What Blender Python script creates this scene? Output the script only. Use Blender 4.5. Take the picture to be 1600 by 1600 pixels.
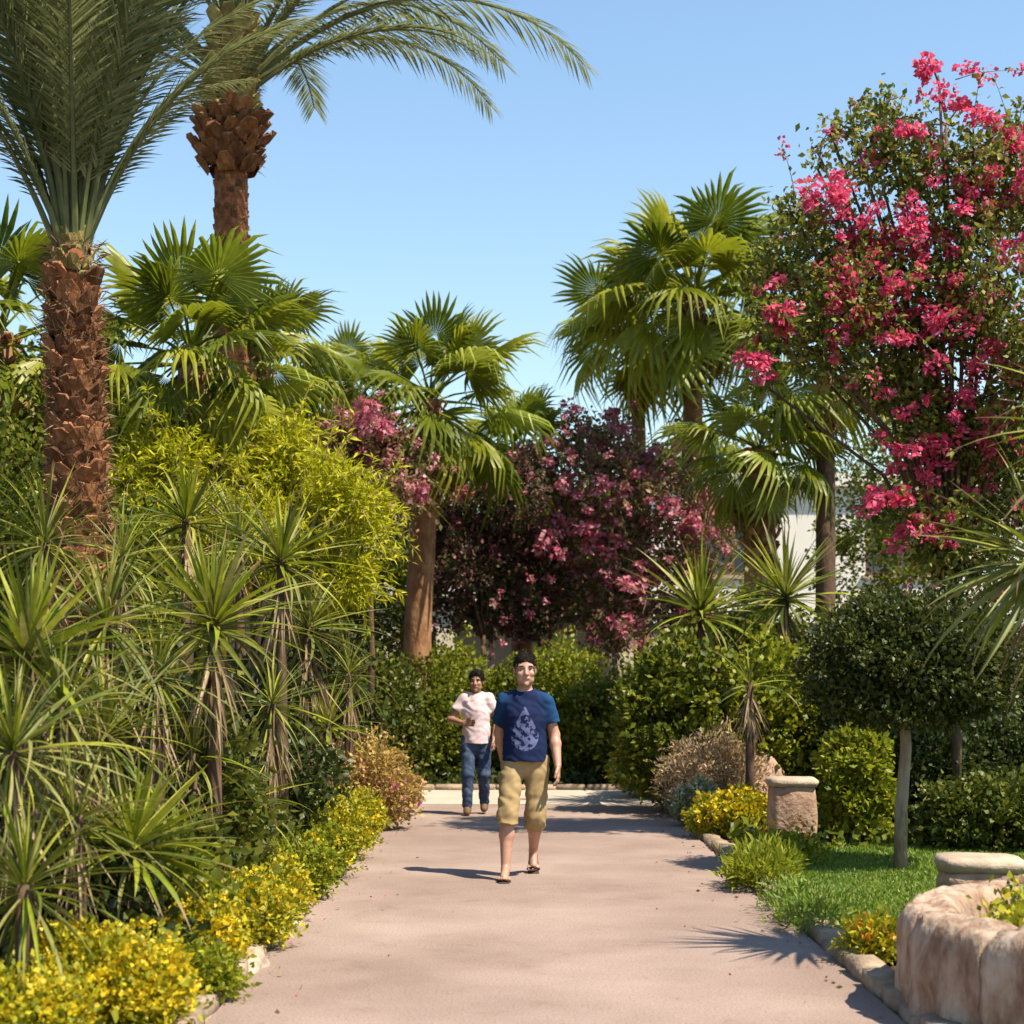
import bpy, math, random
import numpy as np
from mathutils import Vector, Matrix, noise as mnoise

for o in list(bpy.data.objects):
    bpy.data.objects.remove(o)
scene = bpy.context.scene
COL = scene.collection
R = math.radians
random.seed(7)
RNG = np.random.default_rng(11)

# ------------------------------------------------------------------ camera
F, H, HOR = 2600.0, 1.6, 1050.0            # focal length in photo pixels, eye height, horizon row
cam_d = bpy.data.cameras.new('camera')
cam = bpy.data.objects.new('camera', cam_d)
COL.objects.link(cam)
cam.location = (0, 0, H)
cam.rotation_euler = (R(90), 0, 0)
cam_d.sensor_width = 36.0
cam_d.lens = F / 1600.0 * 36.0
cam_d.shift_y = (HOR - 800.0) / 1600.0
cam_d.clip_start = 0.1
cam_d.clip_end = 6000
cam_d.dof.use_dof = True
cam_d.dof.focus_distance = 13.0
cam_d.dof.aperture_fstop = 2.8
scene.camera = cam

# ------------------------------------------------------------------ sky, sun, exposure
SUN_EL, SUN_AZ = 58.0, 122.0                # azimuth clockwise from +Y (the view direction)
world = bpy.data.worlds.new('World')
scene.world = world
world.use_nodes = True
wn = world.node_tree.nodes
wl = world.node_tree.links
for n in list(wn):
    wn.remove(n)
sky = wn.new('ShaderNodeTexSky')
sky.sky_type = 'NISHITA'
sky.sun_disc = False
sky.sun_elevation = R(SUN_EL)
sky.sun_rotation = R(SUN_AZ)
sky.altitude = 0
sky.air_density = 1.5
sky.dust_density = 0.0
sky.ozone_density = 4.2
bg = wn.new('ShaderNodeBackground')
bg.inputs['Strength'].default_value = 0.098
wo = wn.new('ShaderNodeOutputWorld')
wl.new(sky.outputs[0], bg.inputs['Color'])
wl.new(bg.outputs[0], wo.inputs['Surface'])

sun_d = bpy.data.lights.new('sun', 'SUN')
sun_d.energy = 5.0
sun_d.angle = R(0.53)
sun_d.color = (1.0, 0.905, 0.74)
sun = bpy.data.objects.new('sun', sun_d)
COL.objects.link(sun)
sv = Vector((math.cos(R(SUN_EL)) * math.sin(R(SUN_AZ)), math.cos(R(SUN_EL)) * math.cos(R(SUN_AZ)), math.sin(R(SUN_EL))))
sun.rotation_euler = (-sv).to_track_quat('-Z', 'Y').to_euler()
sun.location = (6, -3, 20)

scene.view_settings.view_transform = 'Standard'
scene.view_settings.look = 'None'
scene.view_settings.exposure = 1.0
scene.view_settings.gamma = 1.0
scene.view_settings.use_curve_mapping = False
scene.render.engine = 'CYCLES'
scene.cycles.max_bounces = 7
scene.cycles.diffuse_bounces = 5
scene.cycles.transmission_bounces = 4
scene.cycles.use_denoising = True
scene.render.filter_size = 1.6
scene.cycles.denoising_prefilter = 'ACCURATE'


def at(px, py, Y):
    """point of the place at depth Y that stands at a photo pixel"""
    return Vector(((px - 800.0) * Y / F, Y, H + (HOR - py) * Y / F))


def m_of(pix, Y):
    return pix * Y / F


# ------------------------------------------------------------------ materials
def new_mat(name):
    m = bpy.data.materials.new(name)
    m.use_nodes = True
    nt = m.node_tree
    for n in list(nt.nodes):
        nt.nodes.remove(n)
    out = nt.nodes.new('ShaderNodeOutputMaterial')
    return m, nt.nodes, nt.links, out


def ramp(nodes, stops):
    r = nodes.new('ShaderNodeValToRGB')
    e = r.color_ramp.elements
    while len(e) > 1:
        e.remove(e[-1])
    e[0].position = stops[0][0]
    e[0].color = (*stops[0][1], 1)
    for p, c in stops[1:]:
        k = e.new(p)
        k.color = (*c, 1)
    return r


def leaf_mat(name, cols, trans=0.35, rough=0.45, per='island', spec=0.35, tip=False):
    """thin foliage: colours picked at random per leaf, some light passing through"""
    m, n, l, out = new_mat(name)
    if per == 'island':
        src = n.new('ShaderNodeNewGeometry').outputs['Random Per Island']
    else:
        src = n.new('ShaderNodeObjectInfo').outputs['Random']
    k = len(cols)
    rp = ramp(n, [(i / max(1, k - 1), c) for i, c in enumerate(cols)])
    l.new(src, rp.inputs['Fac'])
    tc = n.new('ShaderNodeTexCoord')
    nz = n.new('ShaderNodeTexNoise')
    nz.inputs['Scale'].default_value = 9.0
    nz.inputs['Detail'].default_value = 3.0
    l.new(tc.outputs['Object'], nz.inputs['Vector'])
    mul = n.new('ShaderNodeMapRange')
    mul.inputs['From Min'].default_value = 0.25
    mul.inputs['From Max'].default_value = 0.75
    mul.inputs['To Min'].default_value = 0.7
    mul.inputs['To Max'].default_value = 1.25
    l.new(nz.outputs['Fac'], mul.inputs['Value'])
    hsv = n.new('ShaderNodeHueSaturation')
    l.new(rp.outputs['Color'], hsv.inputs['Color'])
    l.new(mul.outputs['Result'], hsv.inputs['Value'])
    p = n.new('ShaderNodeBsdfPrincipled')
    p.inputs['Roughness'].default_value = rough
    p.inputs['Specular IOR Level'].default_value = spec
    colour = hsv.outputs['Color']
    if tip:                                         # withered brown ends, of a different length on every blade
        sx = n.new('ShaderNodeSeparateXYZ'); l.new(tc.outputs['Generated'], sx.inputs[0])
        th = n.new('ShaderNodeMapRange'); th.inputs['To Min'].default_value = .70; th.inputs['To Max'].default_value = 1.05
        l.new(src, th.inputs['Value'])
        sb_ = n.new('ShaderNodeMath'); sb_.operation = 'SUBTRACT'; l.new(sx.outputs[0], sb_.inputs[0]); l.new(th.outputs[0], sb_.inputs[1])
        ml = n.new('ShaderNodeMath'); ml.operation = 'MULTIPLY'; ml.use_clamp = True; ml.inputs[1].default_value = 9.0; l.new(sb_.outputs[0], ml.inputs[0])
        mx_ = n.new('ShaderNodeMixRGB'); mx_.inputs['Color2'].default_value = (.26, .17, .08, 1)
        l.new(ml.outputs[0], mx_.inputs['Fac']); l.new(colour, mx_.inputs['Color1']); colour = mx_.outputs[0]
    l.new(colour, p.inputs['Base Color'])
    t = n.new('ShaderNodeBsdfTranslucent')
    l.new(colour, t.inputs['Color'])
    mx = n.new('ShaderNodeMixShader')
    mx.inputs['Fac'].default_value = trans
    l.new(p.outputs[0], mx.inputs[1])
    l.new(t.outputs[0], mx.inputs[2])
    l.new(mx.outputs[0], out.inputs['Surface'])
    return m


def rough_mat(name, cols, scale=6.0, rough=0.85, bump=0.3, bump_scale=40.0, stretch=(1, 1, 1), detail=6.0, spec=0.25, rnd=0.0, dist=0.02):
    """mottled matt surface (stone, bark, soil, cloth)"""
    m, n, l, out = new_mat(name)
    tc = n.new('ShaderNodeTexCoord')
    mp = n.new('ShaderNodeMapping')
    mp.inputs['Scale'].default_value = stretch
    l.new(tc.outputs['Object'], mp.inputs['Vector'])
    if rnd:
        oi = n.new('ShaderNodeObjectInfo')
        sc = n.new('ShaderNodeVectorMath'); sc.operation = 'SCALE'
        sc.inputs[0].default_value = (37.0, 19.0, 53.0)
        l.new(oi.outputs['Random'], sc.inputs['Scale'])
        l.new(sc.outputs[0], mp.inputs['Location'])
    nz = n.new('ShaderNodeTexNoise')
    nz.inputs['Scale'].default_value = scale
    nz.inputs['Detail'].default_value = detail
    nz.inputs['Roughness'].default_value = 0.65
    l.new(mp.outputs[0], nz.inputs['Vector'])
    k = len(cols)
    rp = ramp(n, [(0.28 + 0.44 * i / max(1, k - 1), c) for i, c in enumerate(cols)])
    l.new(nz.outputs['Fac'], rp.inputs['Fac'])
    col = rp.outputs['Color']
    if rnd:
        hsv = n.new('ShaderNodeHueSaturation')
        mr = n.new('ShaderNodeMapRange')
        mr.inputs['To Min'].default_value = 1 - rnd
        mr.inputs['To Max'].default_value = 1 + rnd
        l.new(oi.outputs['Random'], mr.inputs['Value'])
        l.new(mr.outputs[0], hsv.inputs['Value'])
        l.new(col, hsv.inputs['Color'])
        col = hsv.outputs['Color']
    p = n.new('ShaderNodeBsdfPrincipled')
    p.inputs['Roughness'].default_value = rough
    p.inputs['Specular IOR Level'].default_value = spec
    l.new(col, p.inputs['Base Color'])
    if bump:
        nb = n.new('ShaderNodeTexNoise')
        nb.inputs['Scale'].default_value = bump_scale
        nb.inputs['Detail'].default_value = 6.0
        l.new(mp.outputs[0], nb.inputs['Vector'])
        b = n.new('ShaderNodeBump')
        b.inputs['Strength'].default_value = bump
        b.inputs['Distance'].default_value = dist
        l.new(nb.outputs['Fac'], b.inputs['Height'])
        l.new(b.outputs[0], p.inputs['Normal'])
    l.new(p.outputs[0], out.inputs['Surface'])
    return m


M = {}
# foliage
M['date_frond'] = leaf_mat('date_frond', [(.11, .13, .035), (.18, .20, .075), (.28, .29, .14)], 0.42, 0.45, 'island', 0.35)
M['date_frond_dry'] = leaf_mat('date_frond_dry', [(.24, .16, .07), (.30, .22, .10)], .2, .6)
M['fan_leaf'] = leaf_mat('fan_leaf', [(.10, .135, .007), (.20, .225, .010), (.34, .34, .024)], 0.48, 0.42, 'object', 0.4)
M['fan_leaf_lime'] = leaf_mat('fan_leaf_lime', [(.20, .25, .02), (.30, .33, .04)], .35, .4, 'object', .5)
M['fan_leaf_dry'] = leaf_mat('fan_leaf_dry', [(.18, .10, .04), (.26, .17, .07)], .2, .7, 'object')
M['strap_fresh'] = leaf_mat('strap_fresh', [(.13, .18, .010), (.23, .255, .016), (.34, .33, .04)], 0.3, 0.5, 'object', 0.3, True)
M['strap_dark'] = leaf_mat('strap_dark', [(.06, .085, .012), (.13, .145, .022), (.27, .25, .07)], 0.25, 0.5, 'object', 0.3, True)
M['strap_dry'] = leaf_mat('strap_dry', [(.16, .10, .05), (.27, .19, .10), (.38, .29, .17)], 0.2, 0.75, 'object', 0.2)
M['lime_tree'] = leaf_mat('lime_tree', [(.26, .28, .008), (.44, .44, .012), (.62, .56, .03)], 0.45, 0.55, 'island', 0.25)
M['yellow_leaf'] = leaf_mat('yellow_leaf', [(.15, .19, .012), (.36, .34, .015), (.56, .45, .018)], .35, .5)
M['yellow_flower'] = leaf_mat('yellow_flower', [(.62, .44, .012), (.75, .55, .02)], .3, .5)
M['green_leaf'] = leaf_mat('green_leaf', [(.06, .09, .008), (.13, .16, .012), (.25, .25, .025)], 0.4, 0.45, 'island', 0.3)
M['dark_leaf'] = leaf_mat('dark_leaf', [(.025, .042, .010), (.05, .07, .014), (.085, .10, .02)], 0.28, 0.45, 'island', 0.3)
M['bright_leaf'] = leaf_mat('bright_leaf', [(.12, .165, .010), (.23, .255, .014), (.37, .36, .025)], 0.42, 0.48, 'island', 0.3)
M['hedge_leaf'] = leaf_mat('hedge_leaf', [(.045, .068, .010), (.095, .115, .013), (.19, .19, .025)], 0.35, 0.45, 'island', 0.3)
M['topiary_leaf'] = leaf_mat('topiary_leaf', [(.032, .046, .010), (.06, .075, .013), (.12, .125, .022)], .25, .45)
M['boug_leaf'] = leaf_mat('boug_leaf', [(.06, .09, .014), (.13, .165, .02), (.24, .26, .035), (.34, .25, .07)], 0.4, 0.48, 'island', 0.3)
M['boug_far_leaf'] = leaf_mat('boug_far_leaf', [(.06, .08, .018), (.15, .16, .03), (.30, .15, .09), (.42, .23, .18)], 0.38, 0.5, 'island', 0.3)
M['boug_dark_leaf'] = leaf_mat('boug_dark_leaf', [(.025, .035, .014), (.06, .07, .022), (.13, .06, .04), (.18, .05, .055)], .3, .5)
M['pink_bract'] = leaf_mat('pink_bract', [(.56, .04, .12), (.72, .09, .23), (.64, .07, .08), (.78, .22, .37)], 0.42, 0.55, 'island', 0.2)
M['crimson_bract'] = leaf_mat('crimson_bract', [(.46, .06, .12), (.60, .17, .25), (.70, .36, .40), (.54, .19, .18)], 0.4, 0.55, 'island', 0.2)
M['rust_leaf'] = leaf_mat('rust_leaf', [(.20, .13, .03), (.34, .20, .05), (.38, .16, .08), (.42, .30, .06)], .3, .5)
M['tan_leaf'] = leaf_mat('tan_leaf', [(.30, .20, .10), (.42, .30, .17), (.50, .33, .22), (.46, .38, .14)], .3, .6)
M['ochre_leaf'] = leaf_mat('ochre_leaf', [(.28, .20, .05), (.42, .29, .06), (.50, .28, .14), (.52, .42, .08)], .35, .55)
M['grey_leaf'] = leaf_mat('grey_leaf', [(.17, .20, .08), (.30, .31, .14), (.46, .44, .26)], .3, .5)
M['grass'] = leaf_mat('grass', [(.08, .15, .012), (.13, .22, .016), (.21, .29, .025), (.28, .29, .07)], .35, .5)
M['white_petal'] = leaf_mat('white_petal', [(.7, .7, .6), (.8, .78, .66)], .3, .5)
M['orange_petal'] = leaf_mat('orange_petal', [(.65, .22, .03), (.7, .36, .03)], .3, .5)
# hard stuff
M['trunk_red'] = rough_mat('trunk_red', [(.09, .03, .013), (.20, .07, .028), (.32, .14, .06)], 9, .9, .6, 30, rnd=.25)
M['trunk_brown'] = rough_mat('trunk_brown', [(.10, .05, .022), (.21, .11, .05), (.32, .19, .10)], 8, .9, .6, 30, (1, 1, .35), rnd=.2)
M['trunk_orange'] = rough_mat('trunk_orange', [(.15, .065, .03), (.30, .145, .065), (.42, .24, .12)], 9, .9, .6, 30, (1, 1, .5), rnd=.2)
M['bark_grey'] = rough_mat('bark_grey', [(.12, .09, .06), (.26, .20, .14), (.36, .30, .22)], 10, .9, .5, 40, (1, 1, .3))
M['bark_dark'] = rough_mat('bark_dark', [(.04, .025, .015), (.10, .06, .035), (.16, .10, .06)], 10, .9, .5, 40, (1, 1, .3))
M['boot'] = rough_mat('boot', [(.09, .035, .015), (.20, .08, .032), (.33, .17, .08)], 16, .92, .7, 60, (1, 1, .4), rnd=.5)
M['fibre'] = leaf_mat('fibre', [(.10, .05, .025), (.22, .12, .06), (.34, .23, .13)], .2, .8)
M['boot_green'] = rough_mat('boot_green', [(.15, .10, .03), (.26, .20, .06), (.36, .30, .12)], 14, .85, .3, 50, rnd=.3)
def path_mat():
    m, n, l, out = new_mat('path')
    tc = n.new('ShaderNodeTexCoord')
    def nz(scale, detail, rgh=.6):
        q = n.new('ShaderNodeTexNoise'); q.inputs['Scale'].default_value = scale; q.inputs['Detail'].default_value = detail; q.inputs['Roughness'].default_value = rgh
        l.new(tc.outputs['Object'], q.inputs['Vector']); return q.outputs['Fac']
    r1 = ramp(n, [(.30, (.228, .165, .134)), (.52, (.280, .207, .172)), (.72, (.315, .238, .200))]); l.new(nz(.9, 8), r1.inputs['Fac'])
    r2 = ramp(n, [(.30, (.58, .55, .52)), (.5, (1, 1, 1)), (.72, (1.25, 1.22, 1.2))]); l.new(nz(70, 4, .7), r2.inputs['Fac'])
    r3 = ramp(n, [(.56, (1, 1, 1)), (.70, (.80, .76, .72))]); l.new(nz(2.7, 10, .75), r3.inputs['Fac'])
    r5 = ramp(n, [(.42, (.86, .84, .83)), (.58, (1.06, 1.06, 1.06))]); l.new(nz(.35, 4), r5.inputs['Fac'])
    c = r1.outputs['Color']
    for rr in (r2, r3, r5):
        mx = n.new('ShaderNodeMixRGB'); mx.blend_type = 'MULTIPLY'; mx.inputs['Fac'].default_value = 1.0
        l.new(c, mx.inputs['Color1']); l.new(rr.outputs['Color'], mx.inputs['Color2']); c = mx.outputs[0]
    p = n.new('ShaderNodeBsdfPrincipled'); p.inputs['Roughness'].default_value = .88; p.inputs['Specular IOR Level'].default_value = .2
    l.new(c, p.inputs['Base Color'])
    b = n.new('ShaderNodeBump'); b.inputs['Strength'].default_value = .5; b.inputs['Distance'].default_value = .006
    l.new(nz(55, 6, .7), b.inputs['Height']); l.new(b.outputs[0], p.inputs['Normal']); l.new(p.outputs[0], out.inputs['Surface'])
    return m


M['path'] = path_mat()
M['path_pale'] = rough_mat('path_pale', [(.34, .28, .22), (.41, .345, .275), (.46, .40, .33)], 2.4, .85, .3, 120, (1, 1, 1), 8, .2, 0, .004)
M['kerb'] = rough_mat('kerb', [(.17, .12, .075), (.28, .205, .14), (.40, .31, .22)], 7, .85, .5, 45, rnd=.18)
M['soil'] = rough_mat('soil', [(.035, .024, .015), (.075, .05, .03), (.13, .09, .055)], 3, .95, .8, 25)
M['lawn_soil'] = rough_mat('lawn_soil', [(.04, .07, .012), (.07, .11, .02), (.12, .12, .04)], 4, .95, .6, 40)
M['planter'] = rough_mat('planter', [(.13, .07, .042), (.26, .165, .11), (.38, .28, .205), (.46, .37, .30)], 9, .92, 1.0, 26, (1, 1, .45), rnd=.08)
M['planter_rim'] = rough_mat('planter_rim', [(.24, .165, .115), (.38, .29, .225), (.50, .41, .335)], 8, .9, .9, 30, rnd=.12)
M['rock'] = rough_mat('rock', [(.20, .12, .075), (.34, .22, .15), (.50, .38, .28)], 4, .9, .9, 18)
M['pillar'] = rough_mat('pillar', [(.20, .11, .07), (.34, .21, .14), (.44, .30, .21)], 9, .9, .8, 25)
M['cap'] = rough_mat('cap', [(.26, .185, .125), (.38, .29, .21), (.47, .38, .29)], 6, .85, .4, 40)
M['cream_wall'] = rough_mat('cream_wall', [(.52, .43, .31), (.60, .51, .38), (.66, .57, .44)], 1.2, .9, .15, 60)
M['white_wall'] = rough_mat('white_wall', [(.70, .65, .56), (.76, .72, .64)], 1.2, .9, .1, 60)
M['roof_tile'] = rough_mat('roof_tile', [(.30, .13, .07), (.40, .19, .11)], 5, .85, .3, 40)
M['wood_dark'] = rough_mat('wood_dark', [(.06, .03, .015), (.12, .06, .03)], 6, .6, .2, 40)
g, n, l, out = new_mat('window_glass')
pb = n.new('ShaderNodeBsdfPrincipled')
pb.inputs['Base Color'].default_value = (.03, .04, .05, 1)
pb.inputs['Roughness'].default_value = .08
l.new(pb.outputs[0], out.inputs['Surface'])
M['glass'] = g


# ------------------------------------------------------------------ mesh helpers
def make_mesh(name, v, f, mat, smooth=False):
    me = bpy.data.meshes.new(name)
    v = np.asarray(v, dtype=np.float32).reshape(-1, 3)
    if isinstance(f, np.ndarray) and f.ndim == 2:
        nf, k = f.shape
        me.vertices.add(len(v)); me.vertices.foreach_set('co', v.ravel())
        me.loops.add(nf * k); me.loops.foreach_set('vertex_index', f.astype(np.int32).ravel())
        me.polygons.add(nf)
        me.polygons.foreach_set('loop_start', np.arange(0, nf * k, k, dtype=np.int32))
        me.update(calc_edges=True)
    else:
        me.from_pydata([tuple(map(float, p)) for p in v], [], [tuple(map(int, q)) for q in f])
        me.update()
    if smooth:
        me.polygons.foreach_set('use_smooth', np.ones(len(me.polygons), dtype=bool))
    for mm in (mat if isinstance(mat, (list, tuple)) else [mat]):
        me.materials.append(mm)
    return me


def link(name, data, parent=None, loc=None, mat4=None):
    o = bpy.data.objects.new(name, data)
    COL.objects.link(o)
    if parent is not None:
        o.parent = parent
    if mat4 is not None:
        o.matrix_basis = mat4
    elif loc is not None:
        o.location = loc
    return o


def tag(o, label=None, cat=None, group=None, kind=None):
    if label: o['label'] = label
    if cat: o['category'] = cat
    if group: o['group'] = group
    if kind: o['kind'] = kind
    return o


def thing(name, label, cat, loc, group=None, rz=0.0):
    o = link(name, None, None, loc)
    o.rotation_euler = (0, 0, rz)
    o.empty_display_size = .2
    return tag(o, label, cat, group)


class MB:
    """collects primitive shapes that belong to ONE part"""
    def __init__(s):
        s.v, s.f = [], []

    def add(s, v, f):
        b = len(s.v)
        s.v.extend([tuple(p) for p in v])
        s.f.extend([tuple(i + b for i in q) for q in f])

    def box(s, lo, hi):
        x0, y0, z0 = lo; x1, y1, z1 = hi
        s.add([(x0, y0, z0), (x1, y0, z0), (x1, y1, z0), (x0, y1, z0), (x0, y0, z1), (x1, y0, z1), (x1, y1, z1), (x0, y1, z1)],
              [(0, 3, 2, 1), (4, 5, 6, 7), (0, 1, 5, 4), (1, 2, 6, 5), (2, 3, 7, 6), (3, 0, 4, 7)])

    def tube(s, pts, rad, n=8, wob=0.0, cap=True):
        pts = [Vector(p) for p in pts]
        rings = []
        up = Vector((0.13, 0.97, 0.2))
        for i, p in enumerate(pts):
            a = pts[max(0, i - 1)]; b = pts[min(len(pts) - 1, i + 1)]
            d = (b - a).normalized()
            x = d.cross(up).normalized(); y = d.cross(x)
            ring = []
            for k in range(n):
                t = 2 * math.pi * k / n
                r = rad[i] * (1 + wob * (random.random() - .5))
                ring.append(p + x * math.cos(t) * r + y * math.sin(t) * r)
            rings.append(ring)
        v = [q for r_ in rings for q in r_]
        f = []
        for i in range(len(pts) - 1):
            for k in range(n):
                k2 = (k + 1) % n
                f.append((i * n + k, i * n + k2, (i + 1) * n + k2, (i + 1) * n + k))
        if cap:
            f.append(tuple(range(n - 1, -1, -1)))
            f.append(tuple((len(pts) - 1) * n + k for k in range(n)))
        s.add(v, f)

    def mesh(s, name, mat, smooth=False):
        return make_mesh(name, s.v, s.f, mat, smooth)


def unit(a):
    return a / np.maximum(1e-9, np.linalg.norm(a, axis=1, keepdims=True))


def leaves_mesh(name, P, D, L, W, mat, fold=.25):
    """N folded leaves (two triangles each) at points P along directions D"""
    N = len(P)
    D = unit(D)
    rnd = RNG.normal(size=(N, 3)); S = unit(np.cross(D, rnd)); Nn = np.cross(D, S)
    L = np.asarray(L).reshape(-1, 1) * np.ones((N, 1)); W = np.asarray(W).reshape(-1, 1) * np.ones((N, 1))
    base = P; tip = P + D * L - np.array([[0, 0, .12]]) * L
    mid = P + D * L * .45
    l_ = mid + S * W + Nn * W * fold; r_ = mid - S * W + Nn * W * fold
    v = np.stack([base, l_, tip, r_], axis=1).reshape(-1, 3)
    i = np.arange(N).reshape(-1, 1) * 4
    f = np.concatenate([i + np.array([[0, 1, 2]]), i + np.array([[0, 2, 3]])], axis=1).reshape(-1, 3)
    return make_mesh(name, v, f, mat)


def blob_points(blobs, n_twig, per, spread, gap=.0, shell=.16, flat_bottom=None, inner=.2):
    """twig points on uneven clumps: returns leaf points and outward directions"""
    w = np.array([b[3] * b[4] + b[3] * b[5] + b[4] * b[5] for b in blobs]); w = w / w.sum()
    ks = RNG.choice(len(blobs), size=n_twig, p=w)
    B = np.array(blobs)[ks]
    u = unit(RNG.normal(size=(n_twig, 3)))
    ph = ks[:, None] * 1.7
    lump = 1 + .16 * np.sin(u[:, [0]] * 5 + ph) * np.sin(u[:, [1]] * 6 + ph * 1.3) + .14 * np.sin(u[:, [2]] * 7 + ph * 2.1 + u[:, [0]] * 4)
    rr = 1 - np.abs(RNG.normal(size=(n_twig, 1))) * shell
    ins = RNG.random((n_twig, 1)) < inner
    rr = np.where(ins, RNG.random((n_twig, 1)) ** .5 * .85, rr)
    c = B[:, :3] + u * B[:, 3:6] * rr * lump
    if gap > 0:
        q = c * 2.3
        nz = np.sin(q[:, 0] * 1.9 + 1.3 * np.sin(q[:, 1] * 1.4)) * np.sin(q[:, 1] * 1.7 + q[:, 2]) + np.sin(q[:, 2] * 2.3 + q[:, 0]) * .6
        keep = nz > (-1.3 + gap * 1.6)
        c, u = c[keep], u[keep]
    P = np.repeat(c, per, axis=0) + RNG.normal(size=(len(c) * per, 3)) * spread
    U = np.repeat(u, per, axis=0)
    if flat_bottom is not None:
        k = P[:, 2] > flat_bottom
        P, U = P[k], U[k]
    return P, U


def foliage(parent, name, blobs, n_twig, per, spread, size, ratio, mat, gap=.2, up=.4, out_=.6, droop=0., bottom=None, shell=.16, inner=.2):
    """one foliage mesh in the parent's own space"""
    P, U = blob_points(blobs, n_twig, per, spread, gap, shell, bottom, inner)
    D = U * out_ + RNG.normal(size=P.shape) * .6 + np.array([[0, 0, up - droop]])
    L = size * (.65 + .7 * RNG.random(len(P)))
    me = leaves_mesh(name, P, D, L, L * ratio, mat)
    return link(name, me, parent)


# ------------------------------------------------------------------ setting: ground, path, lawn
def sheet(name, x0, x1, y0, y1, z, mat, nx=1, ny=1, amp=0.0, sc=1.0):
    v, f = [], []
    for j in range(ny + 1):
        for i in range(nx + 1):
            x = x0 + (x1 - x0) * i / nx; y = y0 + (y1 - y0) * j / ny
            dz = amp * mnoise.noise(Vector((x * sc, y * sc, 3.1))) if amp else 0
            v.append((x, y, z + dz))
    for j in range(ny):
        for i in range(nx):
            a = j * (nx + 1) + i
            f.append((a, a + 1, a + nx + 2, a + nx + 1))
    return make_mesh(name, v, f, mat, True)


gr = link('ground', sheet('ground', -2500, 2500, -600, 5000, -.05, M['soil'])); tag(gr, kind='structure')
bedl = link('planting_bed', sheet('planting_bed', -9, -1.50, 3, 26, -.005, M['soil'], 40, 110, .05, 1.3)); tag(bedl, kind='structure')
bedr = link('planting_bed', sheet('planting_bed', 1.93, 10, 3, 26, -.012, M['soil'], 40, 110, .04, 1.3)); tag(bedr, kind='structure')
bedf = link('planting_bed', sheet('planting_bed', -9, 10, 22.75, 33, .02, M['soil'], 60, 40, .05, 1.3)); tag(bedf, kind='structure')
PL, PR = -1.40, 1.80
pth = MB()
pth.box((PL, -3, -.12), (PR, 20.1, -.022))
p_o = link('path', pth.mesh('path', M['soil'])); tag(p_o, kind='structure')
ys = -3.0
while ys < 20.0:
    ye = min(20.1, ys + 2.55)
    sl = MB(); bv = .006
    a0, a1, b0, b1 = PL, PR, ys + .005, ye - .005
    sl.add([(a0, b0, -.022), (a1, b0, -.022), (a1, b1, -.022), (a0, b1, -.022), (a0, b0, -bv), (a1, b0, -bv), (a1, b1, -bv), (a0, b1, -bv), (a0 + bv, b0 + bv, 0), (a1 - bv, b0 + bv, 0), (a1 - bv, b1 - bv, 0), (a0 + bv, b1 - bv, 0)],
           [(0, 1, 5, 4), (1, 2, 6, 5), (2, 3, 7, 6), (3, 0, 4, 7), (4, 5, 9, 8), (5, 6, 10, 9), (6, 7, 11, 10), (7, 4, 8, 11), (8, 9, 10, 11)])
    link('slab', sl.mesh('slab', M['path']), p_o)
    ys += 2.55
ld = MB()
ld.box((-3.6, 20.115, -.12), (4.2, 22.5, .004))
p_2 = link('path', ld.mesh('path', M['path_pale'])); tag(p_2, kind='structure')


def stone_mesh(name, sx, sy, sz, mat, seed, amp=.12, sub=2):
    """rounded irregular block, pivot at the base centre"""
    import bmesh
    bm = bmesh.new()
    bmesh.ops.create_cube(bm, size=1.0)
    bmesh.ops.subdivide_edges(bm, edges=bm.edges[:], cuts=sub, use_grid_fill=True)
    for v in bm.verts:
        p = v.co.copy()
        q = p.normalized() * .62
        p = p.lerp(q, .35)
        p += mnoise.noise_vector(p * 2.2 + Vector((seed * 3.7, seed, 0))) * amp
        v.co = Vector((p.x * sx, p.y * sy, (p.z + .5) * sz))
    me = bpy.data.meshes.new(name)
    bm.to_mesh(me); bm.free()
    me.polygons.foreach_set('use_smooth', np.ones(len(me.polygons), dtype=bool))
    me.materials.append(mat)
    return me


stones = [stone_mesh('kerb_stone', .15, .36, .12, M['kerb'], k, .07, 1) for k in range(5)]
for side, (xk, x0, x1) in enumerate(((PL - .085, PL - .16, PL - .004), (PR + .085, PR + .004, PR + .16))):
    kb = MB(); kb.box((x0, 3, -.12), (x1, 20.1, -.02))
    ko = link('kerb', kb.mesh('kerb', M['kerb'])); tag(ko, kind='structure')
    y = 5.2
    while y < 20.0:
        s = random.uniform(.8, 1.15)
        st = link('kerb_stone', random.choice(stones), ko)
        st.location = (xk + random.uniform(-.012, .012), y + .18 * s, -.05 + random.uniform(-.012, .015))
        st.rotation_euler = (random.uniform(-.05, .05), random.uniform(-.05, .05), random.uniform(-.07, .07))
        st.scale = (random.uniform(.9, 1.1), s, random.uniform(.85, 1.15))
        y += .37 * s + .01
kb = MB(); kb.box((-3.6, 22.52, -.1), (4.2, 22.66, .02))
ko = link('kerb', kb.mesh('kerb', M['cap'])); tag(ko, kind='structure')
x = -3.5
while x < 4.1:
    st = link('kerb_stone', random.choice(stones), ko)
    st.location = (x + .2, 22.59, -.02); st.rotation_euler = (0, 0, R(90) + random.uniform(-.04, .04)); st.scale = (1.1, 1.1, .8)
    x += .41

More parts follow.
